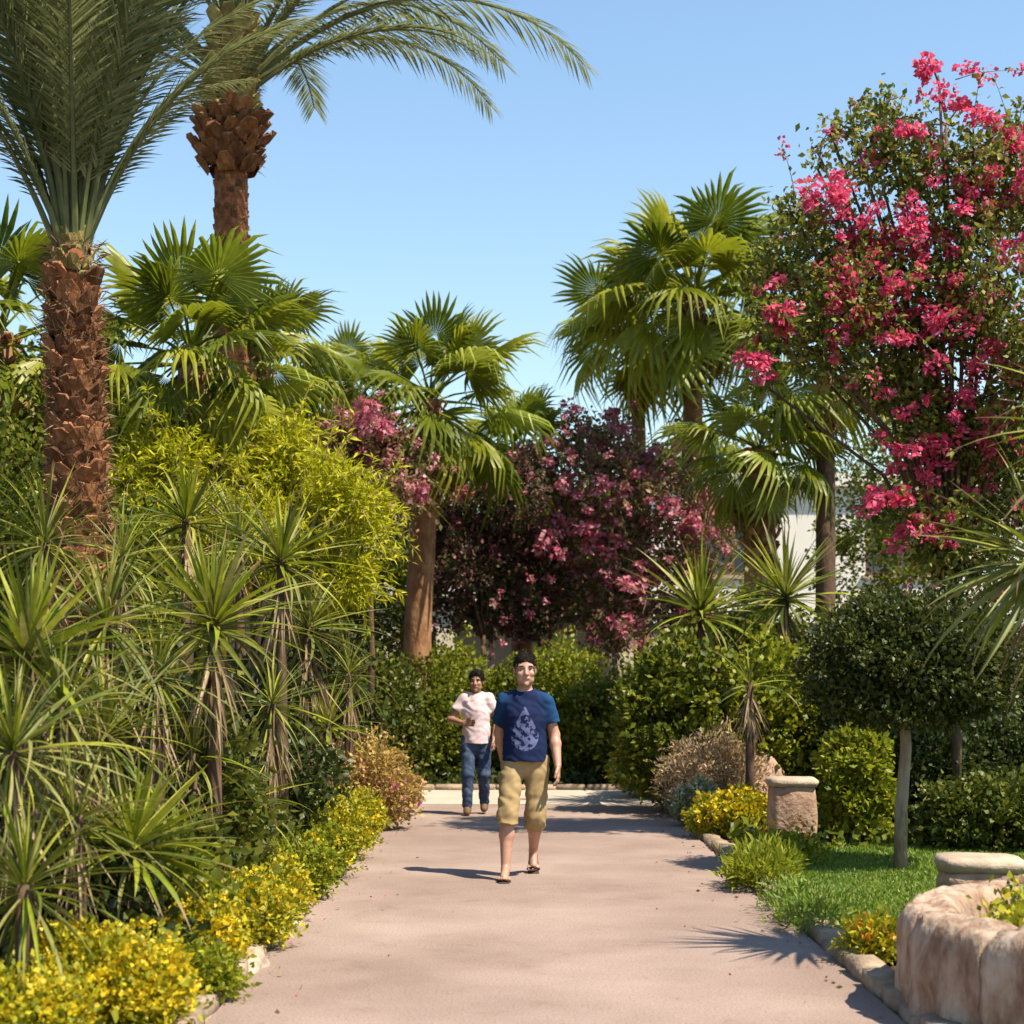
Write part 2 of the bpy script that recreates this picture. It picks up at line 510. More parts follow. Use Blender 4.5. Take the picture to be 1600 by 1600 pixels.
# lawn with real blades
lawn = link('lawn', sheet('lawn', 1.98, 5.6, 9.1, 15.2, .02, M['lawn_soil'], 30, 50, .03, 1.1)); tag(lawn, kind='structure')
NB = 95000
gx = 1.96 + 3.6 * RNG.random(NB) ** 1.2; gy = 9.1 + 6.1 * RNG.random(NB)
edge = 1.98 + .10 * np.sin(gy * 3.1) + .06 * np.sin(gy * 7.7)
k = (gx > edge) & (np.sin(gx * 2.1 + gy) * np.sin(gy * 1.7 - gx) > -.93)
gx, gy = gx[k], gy[k]
Pn = np.stack([gx, gy, np.full_like(gx, .005)], 1)
Dn = np.stack([RNG.normal(size=len(gx)) * .45, RNG.normal(size=len(gx)) * .45, np.ones_like(gx)], 1)
Ln = .03 + .035 * RNG.random(len(gx))
gobj = link('grass', leaves_mesh('grass', Pn, Dn, Ln, Ln * .12, M['grass'])); tag(gobj, 'short bright green lawn grass between the path and the topiary', 'grass', kind='stuff')


def ground_cover(name, label, x0, x1, y0, y1, n, size, mat):
    P = np.stack([x0 + (x1 - x0) * RNG.random(n), y0 + (y1 - y0) * RNG.random(n), .02 + .16 * RNG.random(n) ** 2], 1)
    q = np.sin(P[:, 0] * 3.1 + np.sin(P[:, 1] * 2)) * np.sin(P[:, 1] * 2.3)
    P = P[q > -.45]
    D = RNG.normal(size=P.shape) * .8 + np.array([[0, 0, .55]])
    L = size * (.6 + .8 * RNG.random(len(P)))
    o = link(name, leaves_mesh(name, P, D, L, L * .3, mat))
    return tag(o, label, 'ground cover', kind='stuff')


ground_cover('ground_cover', 'low dark leafy ground cover under the plants left of the path', -7, -1.62, 5.5, 22, 26000, .10, M['green_leaf'])
ground_cover('ground_cover', 'low leafy ground cover under the shrubs right of the path', 2.0, 7.5, 14.9, 22, 14000, .10, M['green_leaf'])
ground_cover('ground_cover', 'low dark ground cover beyond the end of the path', -6, 8, 22.9, 27, 12000, .12, M['dark_leaf'])


def litter(name, label, n, size, mat, seed, spread):
    e = RNG.random(n)
    side = RNG.random(n) < .5
    off = np.abs(RNG.normal(size=n)) * spread
    X = np.where(side, PL + .02 + off, PR - .02 - off)
    k = (X > PL + .02) & (X < PR - .02)
    X = X[k]; Yv = 6.2 + 14 * RNG.random(len(X))
    P = np.stack([X, Yv, .004 + .006 * RNG.random(len(X))], 1)
    D = np.stack([RNG.normal(size=len(X)), RNG.normal(size=len(X)), .12 * np.abs(RNG.normal(size=len(X))) + .06], 1)
    L = size * (.6 + .8 * RNG.random(len(X)))
    o = link(name, leaves_mesh(name, P, D, L, L * .3, M[mat], .15))
    return tag(o, label, 'litter', kind='stuff')


litter('fallen_leaves', 'dry leaves scattered along the edges of the path', 170, .032, 'strap_dry', 1, .22)
litter('fallen_petals', 'pink petals fallen on the path', 60, .022, 'pink_bract', 2, .5)


# ------------------------------------------------------------------ palms
def frond_mesh(name, L, a0, a1, nl, leaf, mat, twist=0., seed=0):
    """feather frond: starts along +Z leaning a0 towards +X and bends to a1"""
    rg = random.Random(seed)
    n = 12
    pts, tang = [Vector((0, 0, 0))], []
    for i in range(n):
        t = (i + .5) / n
        a = a0 + (a1 - a0) * t ** 1.5
        d = Vector((math.sin(a), 0, math.cos(a)))
        pts.append(pts[-1] + d * L / n)
        tang.append(d)
    mb = MB()
    mb.tube(pts, [.028 * (1 - .88 * i / n) + .003 for i in range(n + 1)], 5)
    for i in range(nl):
        t = .20 + .80 * i / (nl - 1)
        s = t * n; k = min(n - 1, int(s))
        p = pts[k].lerp(pts[k + 1], s - k)
        d = tang[k]
        side = Vector((0, 1, 0)); nrm = d.cross(side)
        ll = leaf * min(1.0, .30 + 2.4 * (t - .18)) * (1.0 - .55 * max(0, t - .6) / .4) * rg.uniform(.85, 1.1)
        for sg in (-1, 1):
            fw = .62 + .5 * t + rg.uniform(-.12, .12)
            dd = (d * fw + side * sg * .75 - nrm * (.26 + rg.uniform(-.16, .16))).normalized()
            e1 = p + dd * ll * .5
            e2 = p + dd * ll + Vector((0, 0, -.10 * ll))
            w = dd.cross(nrm).normalized() * (.0085 + .003 * rg.random())
            mb.add([p - w * .5, p + w * .5, e1 + w, e1 - w, e2], [(0, 1, 2, 3), (3, 2, 4)])
    return mb.mesh(name, mat)


def fan_mesh(name, pet, Rr, n, mat, droop=.25, seed=0, span=125):
    """fan leaf: petiole along +X, then a pleated blade with free drooping tips"""
    rg = random.Random(seed)
    mb = MB()
    mb.tube([(0, 0, 0), (pet * .5, 0, .03), (pet, 0, 0)], [.022, .015, .011], 5)
    dth = R(2 * span) / n
    for i in range(n):
        th = -R(span) + dth * (i + .5)
        rr = Rr * (1 - .25 * abs(th) / R(span)) * rg.uniform(.76, 1.1)
        def pt(r, a, lift=0.):
            x = pet + math.cos(a) * r; y = math.sin(a) * r
            z = -droop * r * r / Rr + lift - .28 * abs(math.sin(a)) * r * .6
            return Vector((x, y, z))
        hub = pt(.03, th)
        m1, mc, m2 = pt(rr * .55, th - dth * .5, -.012), pt(rr * .58, th, .022), pt(rr * .55, th + dth * .5, -.012)
        j = rg.uniform(-.09, .09)
        tip = pt(rr, th + j) + Vector((0, 0, -droop * rr * rg.uniform(.1, .95)))
        q = pt(rr * .8, th + j * .5, .012)
        w = dth * .22
        q1, q2 = pt(rr * .8, th + j * .5 - w), pt(rr * .8, th + j * .5 + w)
        mb.add([hub, m1, mc, m2, q1, q, q2, tip], [(0, 1, 2), (0, 2, 3), (1, 4, 5, 2), (2, 5, 6, 3), (4, 7, 5), (5, 7, 6)])
    return mb.mesh(name, mat)


def boot_mesh(name, mat, seed):
    rg = random.Random(seed)
    w, h, d = .085, .15, .05
    v = [(-w * .9, 0, 0), (w * .9, 0, 0), (w, .0, h * .45), (-w, 0, h * .45),
         (-w * .45, -d, h * rg.uniform(.85, 1.0)), (w * .45, -d, h * rg.uniform(.85, 1.0)), (w * .4, -d * .2, h), (-w * .4, -d * .2, h), (0, -d * .75, h * .4)]
    f = [(0, 1, 8), (1, 2, 8), (3, 0, 8), (2, 5, 8), (5, 4, 8), (4, 3, 8), (4, 5, 6, 7), (2, 6, 5), (3, 4, 7), (2, 3, 7, 6)]
    return make_mesh(name, v, f, mat)


FR = {}
for i, (a0, a1) in enumerate(((4, 28), (10, 48), (18, 75), (28, 105), (42, 132), (58, 150))):
    FR[i] = [frond_mesh('frond', 3.0, R(a0), R(a1), 72, .56, M['date_frond'], seed=i * 5 + s) for s in range(2)]
FAN = [fan_mesh('leaf', .85, .78, 26, M['fan_leaf'], d, i) for i, d in enumerate((.12, .28, .45, .7))]
FANL = [fan_mesh('leaf', .85, .78, 26, M['fan_leaf_lime'], d, i + 7) for i, d in enumerate((.3, .6))]
FAND = [fan_mesh('dry_leaf', .7, .66, 20, M['fan_leaf_dry'], .8, i + 20, 80) for i in range(2)]
BOOT = [boot_mesh('leaf_base', M['boot'], i) for i in range(4)]
BOOTG = [boot_mesh('leaf_base', M['boot_green'], i) for i in range(4)]


def trunk_part(parent, pts, rads, mat, n=16, name='trunk', wob=.06):
    mb = MB()
    P, Q = [], []
    m = 3
    for i in range(len(pts) - 1):
        for k in range(m):
            t = k / m
            P.append(Vector(pts[i]).lerp(Vector(pts[i + 1]), t)); Q.append(rads[i] * (1 - t) + rads[i + 1] * t)
    P.append(Vector(pts[-1])); Q.append(rads[-1])
    mb.tube(P, Q, n, wob)
    return link(name, mb.mesh(name, mat, True), parent)


def trunk_at(pts, z):
    for a, b in zip(pts[:-1], pts[1:]):
        if a[2] <= z <= b[2]:
            t = (z - a[2]) / (b[2] - a[2])
            return Vector(a).lerp(Vector(b), t)
    return Vector(pts[-1])


def boots(parent, pts, rad_f, z0, z1, step, per_ring, meshes, scale=1.0, flare=0.25):
    z = z0; r = 0
    while z < z1:
        c = trunk_at(pts, z); rad = rad_f(z)
        for k in range(per_ring):
            a = 2 * math.pi * (k + .5 * (r % 2)) / per_ring + random.uniform(-.14, .14)
            o = link('leaf_base', random.choice(meshes), parent)
            s = scale * random.uniform(.7, 1.25)
            o.matrix_basis = Matrix.Translation(c + Vector((math.cos(a) * rad * .96, math.sin(a) * rad * .96, random.uniform(-.045, .045)))) @ Matrix.Rotation(a + R(90), 4, 'Z') @ Matrix.Rotation(random.uniform(-.16, .16), 4, 'Y') @ Matrix.Rotation(flare + random.uniform(-.1, .15), 4, 'X') @ Matrix.Diagonal((s, s, s * random.uniform(.9, 1.2), 1))
        z += step; r += 1


def date_palm(label, base, top, r0, r1, nf, scale, amin, amax, name='date_palm', lean=(0, 0), boots_z=None, bulge=None, fr_az=None):
    t = thing(name, label, 'palm tree', base, 'feather-leaved date palms left of the path')
    h = top - base[2]
    pts = [(0, 0, 0), (lean[0] * .2, lean[1] * .2, h * .3), (lean[0] * .55, lean[1] * .55, h * .65), (lean[0], lean[1], h)]
    return t, pts, h


# date palm whose lower trunk is wrapped in broad red-brown leaf bases (left edge of the picture)
YA = 12.0
bA = at(118, 1050, YA); bA.z = -.02
topA = at(112, 440, YA).z
tA = thing('date_palm', 'nearest feather-leaved palm with stout reddish scaly trunk at the left edge', 'palm tree', bA, 'feather-leaved date palms left of the path')
ptsA = [(.05, 0, 0), (.04, 0, 1.5), (.01, 0, 3.2), (-.02, 0, topA + .25)]
trunk_part(tA, ptsA, [.215, .195, .18, .10], M['trunk_red'])
boots(tA, ptsA, lambda z: .205 - .011 * z, 1.55, topA + .05, .118, 10, BOOT, .9, .18)
boots(tA, ptsA, lambda z: .135 - .12 * (z - topA), topA - .02, topA + .5, .13, 7, BOOTG, .8, .05)


def fibre(parent, pts, rad_f, z0, z1, n, L):
    a = RNG.random(n) * 6.283; z = z0 + (z1 - z0) * RNG.random(n)
    C = np.array([tuple(trunk_at(pts, q)) for q in z]); r_ = np.array([rad_f(q) for q in z]) + .01
    U = np.stack([np.cos(a), np.sin(a), np.zeros(n)], 1)
    P = C + U * r_[:, None]
    D = U * .55 + RNG.normal(size=(n, 3)) * .45 + np.array([[0, 0, .25]])
    ll = L * (.5 + RNG.random(n))
    o = link('fibre', leaves_mesh('fibre', P, D, ll, ll * .035, M['fibre']), parent); o['kind'] = 'stuff'


fibre(tA, ptsA, lambda z: .205 - .011 * z, 1.4, topA + .35, 2600, .11)


def add_fronds(parent, org, specs):
    """specs: (azimuth deg, bend class, scale, tilt deg)"""
    for az, cl, sc, tilt in specs:
        o = link('frond', random.choice(FR[cl]), parent)
        o.matrix_basis = Matrix.Translation(Vector(org) + Vector((math.cos(R(az)) * .07, math.sin(R(az)) * .07, random.uniform(-.08, .08)))) @ Matrix.Rotation(R(az), 4, 'Z') @ Matrix.Rotation(R(tilt), 4, 'Y') @ Matrix.Rotation(random.uniform(-.5, .5), 4, 'Z') @ Matrix.Diagonal((sc, sc, sc, 1))


sp = []
for i in range(30):
    az = i * 137.5 + random.uniform(-12, 12)
    cl = (0, 0, 0, 0, 1, 1, 1, 1)[int(i * 8 / 30)]
    sp.append((az, cl, random.uniform(.85, 1.1), random.uniform(-4, 5)))
for az in (0, 18, 178, 195, 160, 335, 250, 90, 300, 40, 220, 130):
    sp.append((az, 2, random.uniform(.7, .9), random.uniform(-6, 6)))
add_fronds(tA, (-.02, 0, topA + .2), sp)

# taller date palm behind
YB = 19.0
bB = at(362, 1050, YB); bB.z = -.02
zb = at(360, 215, YB).z
tB = thing('date_palm', 'tall feather-leaved palm with swollen boot-covered neck and frond arching right across the sky', 'palm tree', bB, 'feather-leaved date palms left of the path')
ptsB = [(0, 0, 0), (.02, 0, 2.5), (0, 0, 5.0), (-.01, 0, zb - .3), (0, 0, zb + .4), (.03, 0, zb + 1.3)]
trunk_part(tB, ptsB, [.25, .21, .195, .19, .26, .2], M['trunk_red'])
boots(tB, ptsB, lambda z: .188, 4.4, zb - .35, .13, 10, BOOT, .52, .0)
boots(tB, ptsB, lambda z: .25 + .10 * math.sin(max(0, min(1, (z - zb + .4) / .8)) * math.pi), zb - .38, zb + .22, .115, 11, BOOT, 1.25, .42)
boots(tB, ptsB, lambda z: .27 - .06 * (z - zb), zb + .18, zb + 1.3, .15, 9, BOOTG, 1.5, .2)
fibre(tB, ptsB, lambda z: .25, zb - .3, zb + 1.2, 1600, .12)
oB = (.03, 0, zb + 1.15)
sp = []
for i in range(26):
    sp.append((i * 137.5 + random.uniform(-10, 10), (0, 1, 1, 2, 2, 3)[i % 6], random.uniform(1.0, 1.2), 0))
add_fronds(tB, oB, sp)
# the fronds that show against the sky
add_fronds(tB, (.05, -.02, zb + .55), [(-3, 4, 1.55, 3), (3, 4, 1.22, 6), (10, 4, 1.4, -4), (3, 3, 1.0, 26), (-10, 2, 1.12, 24), (8, 3, 1.05, 30), (-2, 2, 1.35, 8),
                               (172, 3, 1.0, 22), (186, 3, 1.15, 10), (160, 2, 1.1, 18), (-30, 3, 1.2, 12), (-60, 3, 1.2, 18), (60, 3, 1.2, 16), (110, 3, 1.1, 20), (230, 3, 1.1, 18), (190, 2, .9, 40), (205, 3, .9, 25)])


def fan_palm(label, px, py, Y, trunk_r, n, sc, lime=0, dry=6, trunk_mat='trunk_brown', lean=0., up=75, bootn=True, name='fan_palm'):
    c = at(px, py, Y)
    b = Vector((c.x - lean, Y, 0.0))
    t = thing(name, label, 'palm tree', b, 'fan palms standing among the shrubs')
    h = c.z
    pts = [(0, 0, -.05), (lean * .3, 0, h * .4), (lean * .7, 0, h * .75), (lean, 0, h)]
    trunk_part(t, pts, [trunk_r * 1.2, trunk_r, trunk_r * .95, trunk_r * .8], M[trunk_mat], 14)
    if bootn:
        boots(t, pts, lambda z: trunk_r * .95, max(.8, h - 1.5), h + .02, .17, 8, BOOT, .85 * trunk_r / .2, .25)
    org = Vector((lean, 0, h))
    for i in range(n):
        f = i / (n - 1)
        el = up - f * (up + 48) + random.uniform(-8, 8)
        az = i * 137.5 + random.uniform(-15, 15)
        if lime and i % max(1, n // lime) == n // lime - 1:
            me = random.choice(FANL)
        else:
            me = FAN[min(3, int(f * 3.2 + random.random() * .8))]
        s = sc * random.uniform(.85, 1.12) * (.8 + .2 * math.sin(min(1, f * 2) * 1.57))
        o = link('leaf', me, t)
        o.matrix_basis = Matrix.Translation(org + Vector((0, 0, random.uniform(-.15, .1)))) @ Matrix.Rotation(R(az), 4, 'Z') @ Matrix.Rotation(R(-el), 4, 'Y') @ Matrix.Rotation(random.uniform(-.6, .6), 4, 'X') @ Matrix.Diagonal((s, s, s, 1))
    for i in range(dry):
        o = link('dry_leaf', random.choice(FAND), t)
        az = i * 360 / dry + random.uniform(-20, 20)
        s = sc * random.uniform(.8, 1.0)
        o.matrix_basis = Matrix.Translation(org + Vector((0, 0, -.15))) @ Matrix.Rotation(R(az), 4, 'Z') @ Matrix.Rotation(R(62 + random.uniform(-8, 12)), 4, 'Y') @ Matrix.Diagonal((s, s, s, 1))
    return t


fan_palm('fan palm in front of the tall date palm trunk, wide crown over the lime tree', 300, 555, 17.0, .17, 34, .95, 3, 6, lean=.1)
fan_palm('fan palm showing right of the tall date palm trunk, leaves against the sky', 405, 545, 20.5, .17, 26, .85, 2, 5)
fan_palm('fan palm half cut off by the left edge behind the nearest date palm', 0, 520, 18.0, .18, 28, 1.0, 0, 6)
fan_palm('fan palm at the centre behind the walkers, pale brown trunk', 672, 625, 24.0, .20, 34, 1.12, 3, 7, 'trunk_orange', lean=.25)
fan_palm('shorter fan palm with lime folded leaf above the dark crimson bougainvillea', 815, 705, 27.6, .17, 24, .85, 7, 4)
fan_palm('small dark fan palm left of the central one, behind pink bougainvillea', 545, 610, 27.0, .16, 20, .75, 0, 4)
fan_palm('tallest fan palm right of centre, ragged crown against the sky', 1085, 455, 27.0, .17, 42, 1.32, 3, 4, lean=.1)
fan_palm('fan palm leaning out left of the tallest one, crown lower', 995, 510, 28.5, .13, 20, 1.1, 2, 3, lean=-.1)
fan_palm('short fan palm with stout orange-brown trunk and yellowed leaves', 1188, 705, 22.4, .22, 24, .84, 9, 6, 'trunk_orange')
fan_palm('slim fan palm with dark narrow trunk beside the flowering tree', 1290, 560, 22.0, .13, 26, .9, 1, 3, 'bark_dark', bootn=False)


# ------------------------------------------------------------------ strap-leaved rosettes (dracaena, yucca)
def strap_mesh(name, L, w, bend, mat, seed=0):
    n = 7
    p = Vector((0, 0, 0)); a = 0.0
    v, f = [], []
    for i in range(n + 1):
        t = i / n
        ww = w * (.55 + 1.6 * t) if t < .28 else w * (1.0 - ((t - .28) / .72) ** 1.7)
        ww = max(ww, .0015)
        nrm = Vector((math.sin(a), 0, math.cos(a)))
        v += [p + Vector((0, ww, 0)) + nrm * ww * .35, p, p + Vector((0, -ww, 0)) + nrm * ww * .35]
        d = Vector((math.cos(a), 0, -math.sin(a)))
        p = p + d * L / n
        a += bend / n * (.4 + 1.2 * t)
    for i in range(n):
        b = i * 3
        f += [(b, b + 1, b + 4, b + 3), (b + 1, b + 2, b + 5, b + 4)]
    return make_mesh(name, v, f, mat, True)


STRAP = {}
for key, mt in (('fresh', 'strap_fresh'), ('dark', 'strap_dark'), ('dry', 'strap_dry')):
    STRAP[key] = [strap_mesh('leaf' if key != 'dry' else 'dry_leaf', 1.0, .0255, b, M[mt]) for b in (.1, .35, .7, 1.1, 1.8)]


def rosette(parent, org, Rr, n, fresh=.55, low=-25, top=86, wid=1.0, dry=0, drop=.0):
    tiltm = Matrix.Rotation(random.uniform(0, 6.28), 4, 'Z') @ Matrix.Rotation(random.uniform(.05, .42), 4, 'X')
    pw = random.uniform(.7, 1.15)
    for i in range(n):
        f = i / (n - 1)
        el = top - (top - low) * f ** pw + random.uniform(-13, 13)
        az = i * 137.5 + random.uniform(-14, 14)
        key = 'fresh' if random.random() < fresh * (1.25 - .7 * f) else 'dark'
        b = 4 if random.random() < .10 * (f > .3) else min(3, int(max(0, f * 3.0 + random.uniform(-.6, 1.0) + drop)))
        s = Rr * (.72 + .42 * math.sin(min(1., f * 1.7) * 1.57)) * random.uniform(.65, 1.18)
        o = link('leaf', STRAP[key][b], parent)
        o.matrix_basis = Matrix.Translation(Vector(org) + Vector((0, 0, .12 * Rr * (1 - f)))) @ tiltm @ Matrix.Rotation(R(az), 4, 'Z') @ Matrix.Rotation(R(-el), 4, 'Y') @ Matrix.Rotation(random.uniform(-.5, .5), 4, 'X') @ Matrix.Diagonal((s, s * wid, s, 1))
    for i in range(dry):
        o = link('dry_leaf', random.choice(STRAP['dry'][:2]), parent)
        s = Rr * random.uniform(.6, .95)
        o.matrix_basis = Matrix.Translation(Vector(org) + Vector((0, 0, random.uniform(-.28, -.02)))) @ Matrix.Rotation(R(i * 137.5), 4, 'Z') @ Matrix.Rotation(R(random.uniform(48, 84)), 4, 'Y') @ Matrix.Rotation(random.uniform(-.6, .6), 4, 'X') @ Matrix.Diagonal((s, s * .8, s, 1))


def strap_plant(label, heads, group, bx=None, trunk_r=.045, mat='bark_dark', name='dracaena', cat='dracaena', **kw):
    """heads: (px, py, Y, radius px, leaf count, dry count)"""
    c0 = at(heads[0][0], heads[0][1], heads[0][2])
    base = Vector((c0.x if bx is None else bx, c0.y, -.02))
    t = thing(name, label, cat, base, group)
    for i, (px, py, Y, rp, n, dry) in enumerate(heads):
        c = at(px, py, Y) - base
        mb = MB()
        k = Vector((c.x * .25, c.y * .25, c.z * .35))
        mb.tube([(0, 0, 0), k, (c.x * .75, c.y * .75, c.z * .7), c + Vector((0, 0, .05))], [trunk_r * 1.4, trunk_r * 1.1, trunk_r, trunk_r * .8], 9, .18)
        link('trunk', mb.mesh('trunk', M[mat], True), t)
        rosette(t, c, m_of(rp, Y), int(n * 1.85), dry=int(dry * 2.4), **kw)
    return t


GL = 'strap-leaved dracaenas crowding the left bed'
strap_plant('dracaena with sunlit fan of upright leaves and shaggy brown skirt on bare stem', [(335, 985, 10.2, 168, 62, 26)], GL, fresh=.75)
strap_plant('tall dracaena with upright green tuft just behind the shaggy-stemmed one', [(292, 822, 12.6, 115, 44, 8)], GL, fresh=.7)
strap_plant('dracaena with dark arching tuft in front of the lime tree', [(440, 885, 12.8, 125, 46, 14)], GL, fresh=.5)
strap_plant('dracaena leaning to the path with dry brown leaves hanging under its tuft', [(480, 990, 13.4, 122, 46, 30)], GL, fresh=.3)
strap_plant('dracaena at the left edge with lime centre, below the nearest palm trunk', [(45, 1035, 8.6, 205, 60, 10)], GL, fresh=.7)
strap_plant('low dracaena with bright green tuft above the yellow edging flowers', [(208, 1335, 8.25, 178, 58, 16)], GL, fresh=.85)
strap_plant('small dracaena beside the path next to the rust-coloured bush', [(512, 1140, 14.8, 90, 40, 6)], GL, fresh=.8)
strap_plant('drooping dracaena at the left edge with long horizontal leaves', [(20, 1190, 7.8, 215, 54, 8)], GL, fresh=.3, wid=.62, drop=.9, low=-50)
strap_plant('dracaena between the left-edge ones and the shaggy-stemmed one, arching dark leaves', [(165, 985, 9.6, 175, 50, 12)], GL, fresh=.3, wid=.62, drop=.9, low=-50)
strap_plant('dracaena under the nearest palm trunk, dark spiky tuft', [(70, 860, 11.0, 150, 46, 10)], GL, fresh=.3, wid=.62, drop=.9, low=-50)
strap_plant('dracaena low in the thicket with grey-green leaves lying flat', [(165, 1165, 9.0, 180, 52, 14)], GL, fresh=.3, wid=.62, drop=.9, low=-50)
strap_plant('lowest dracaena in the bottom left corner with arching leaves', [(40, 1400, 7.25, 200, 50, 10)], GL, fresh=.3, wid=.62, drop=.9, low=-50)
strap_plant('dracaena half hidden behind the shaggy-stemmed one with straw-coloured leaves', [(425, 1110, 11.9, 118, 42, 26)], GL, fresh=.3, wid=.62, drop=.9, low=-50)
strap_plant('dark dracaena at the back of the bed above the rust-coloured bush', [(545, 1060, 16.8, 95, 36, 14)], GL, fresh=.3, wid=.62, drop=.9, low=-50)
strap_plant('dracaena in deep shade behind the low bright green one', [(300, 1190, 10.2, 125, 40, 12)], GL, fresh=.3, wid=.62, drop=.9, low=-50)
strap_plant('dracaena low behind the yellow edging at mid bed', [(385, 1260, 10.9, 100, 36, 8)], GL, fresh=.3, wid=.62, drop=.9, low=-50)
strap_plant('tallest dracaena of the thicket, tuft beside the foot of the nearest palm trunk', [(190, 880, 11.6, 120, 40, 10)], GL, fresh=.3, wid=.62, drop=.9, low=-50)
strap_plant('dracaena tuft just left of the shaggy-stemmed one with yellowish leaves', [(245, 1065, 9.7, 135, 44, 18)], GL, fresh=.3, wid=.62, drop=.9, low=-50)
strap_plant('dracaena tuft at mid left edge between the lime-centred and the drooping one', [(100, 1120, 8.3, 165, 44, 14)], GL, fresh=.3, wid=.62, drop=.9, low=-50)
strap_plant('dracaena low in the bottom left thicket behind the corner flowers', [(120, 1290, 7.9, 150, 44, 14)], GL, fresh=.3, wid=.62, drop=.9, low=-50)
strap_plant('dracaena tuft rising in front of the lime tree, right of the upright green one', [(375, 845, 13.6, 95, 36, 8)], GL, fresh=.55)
GRR = 'spiky dracaenas right of the path'
strap_plant('twin-tufted dracaena, left tuft, beside the end of the path', [(1095, 965, 19.9, 125, 56, 16)], GRR, fresh=.7)
strap_plant('dracaena with dark-bottomed tuft right of the twin one, in front of palm trunks', [(1228, 940, 20.1, 122, 56, 18)], GRR, fresh=.6)
strap_plant('dracaena with rusty dead leaves above the stone pillar', [(1172, 1075, 17.9, 78, 16, 40)], GRR, fresh=.4)
strap_plant('yucca at the right edge with long pale arching leaves over the topiary', [(1628, 890, 9.0, 200, 60, 12), (1745, 690, 8.9, 200, 50, 8)], GRR, fresh=.6, low=-55, drop=.3, name='yucca', cat='yucca')  # second, higher head is out of frame, added to cast shadow on the path
strap_plant('small dark dracaena behind the boulder right of the walkers', [(1035, 1075, 20.6, 70, 32, 6)], GRR, fresh=.3)


# ------------------------------------------------------------------ shrubs and trees
def limb(parent, pts, r0, r1, mat, name='branch', n=7):
    mb = MB()
    k = len(pts)
    mb.tube(pts, [r0 + (r1 - r0) * i / (k - 1) for i in range(k)], n, .12)
    return link(name, mb.mesh(name, mat, True), parent)


def shrub(label, px, Y, blobs, n_twig, per, size, mat, cat='shrub', ratio=.28, spread=.05, gap=.15, up=.45, group=None, name='shrub', X=None, droop=0., shell=.16, stems=4, out_=.6, inner=.2):
    """blobs: (dx, dy, z, rx, ry, rz) in metres from the plant's foot"""
    x = at(px, 1050, Y).x if X is None else X
    t = thing(name, label, cat, Vector((x, Y, 0)), group)
    for i in range(stems):
        b = blobs[i % len(blobs)]
        e = Vector((b[0] + random.uniform(-.3, .3) * b[3], b[1] + random.uniform(-.3, .3) * b[4], b[2] + b[5] * .35))
        limb(t, [(random.uniform(-.04, .04), random.uniform(-.04, .04), -.03), (e.x * .4, e.y * .4, e.z * .5), tuple(e)], .022, .006, M['bark_dark'], 'stem', 5)
    foliage(t, 'foliage', blobs, n_twig, per, spread, size, ratio, M[mat], gap, up, out_, droop, .01, shell, inner)
    return t


def flowers(t, blobs, n, per, size, mat, spread=.02, ratio=.45, name='flowers', up=.5):
    P, U = blob_points(blobs, n, per, spread, .15, .08, .03, 0.)
    k = (U[:, 2] > -.2)
    P, U = P[k], U[k]
    D = U * .8 + RNG.normal(size=P.shape) * .6 + np.array([[0, 0, up]])
    L = size * (.7 + .6 * RNG.random(len(P)))
    o = link(name, leaves_mesh(name, P + U * .02, D, L, L * ratio, M[mat]), t)
    o['kind'] = 'stuff'
    return o


def sprays(t, blobs, n, L, per, size, ratio, mat, bark, droop=.35, up=.25, side=None):
    """arching shoots that break the outline: leaves along thin twigs"""
    w = np.array([b[3] * b[4] for b in blobs]); w = w / w.sum()
    ks = RNG.choice(len(blobs), size=n, p=w)
    mb = MB(); PP, DD, ends = [], [], []
    for k in ks:
        b = blobs[k]
        u = Vector(RNG.normal(size=3)); u.z += up
        if side: u += Vector(side)
        u.normalize()
        p0 = Vector(b[:3]) + Vector((u.x * b[3], u.y * b[4], u.z * b[5])) * .72
        ln = L * random.uniform(.55, 1.35)
        q = Vector(RNG.normal(size=3)) * .25
        def c(s_):
            return p0 + (u + q * s_) * ln * s_ + Vector((0, 0, (up * .6) * ln * s_ - droop * ln * s_ * s_))
        mb.tube([c(0), c(.35), c(.7), c(1)], [.006, .0045, .003, .0015], 3, 0, False)
        for i in range(per):
            s_ = random.uniform(.1, 1.02)
            PP.append(c(s_)); d = (c(s_ + .05) - c(s_)).normalized()
            DD.append(d * .6 + Vector(RNG.normal(size=3)) * .55)
        ends.append((c(.95), ln))
    o = link('twigs', mb.mesh('twigs', M[bark]), t); o['kind'] = 'stuff'
    L_ = size * (.6 + .7 * RNG.random(len(PP)))
    o = link('shoots', leaves_mesh('shoots', np.array(PP), np.array(DD), L_, L_ * ratio, M[mat]), t); o['kind'] = 'stuff'
    return ends


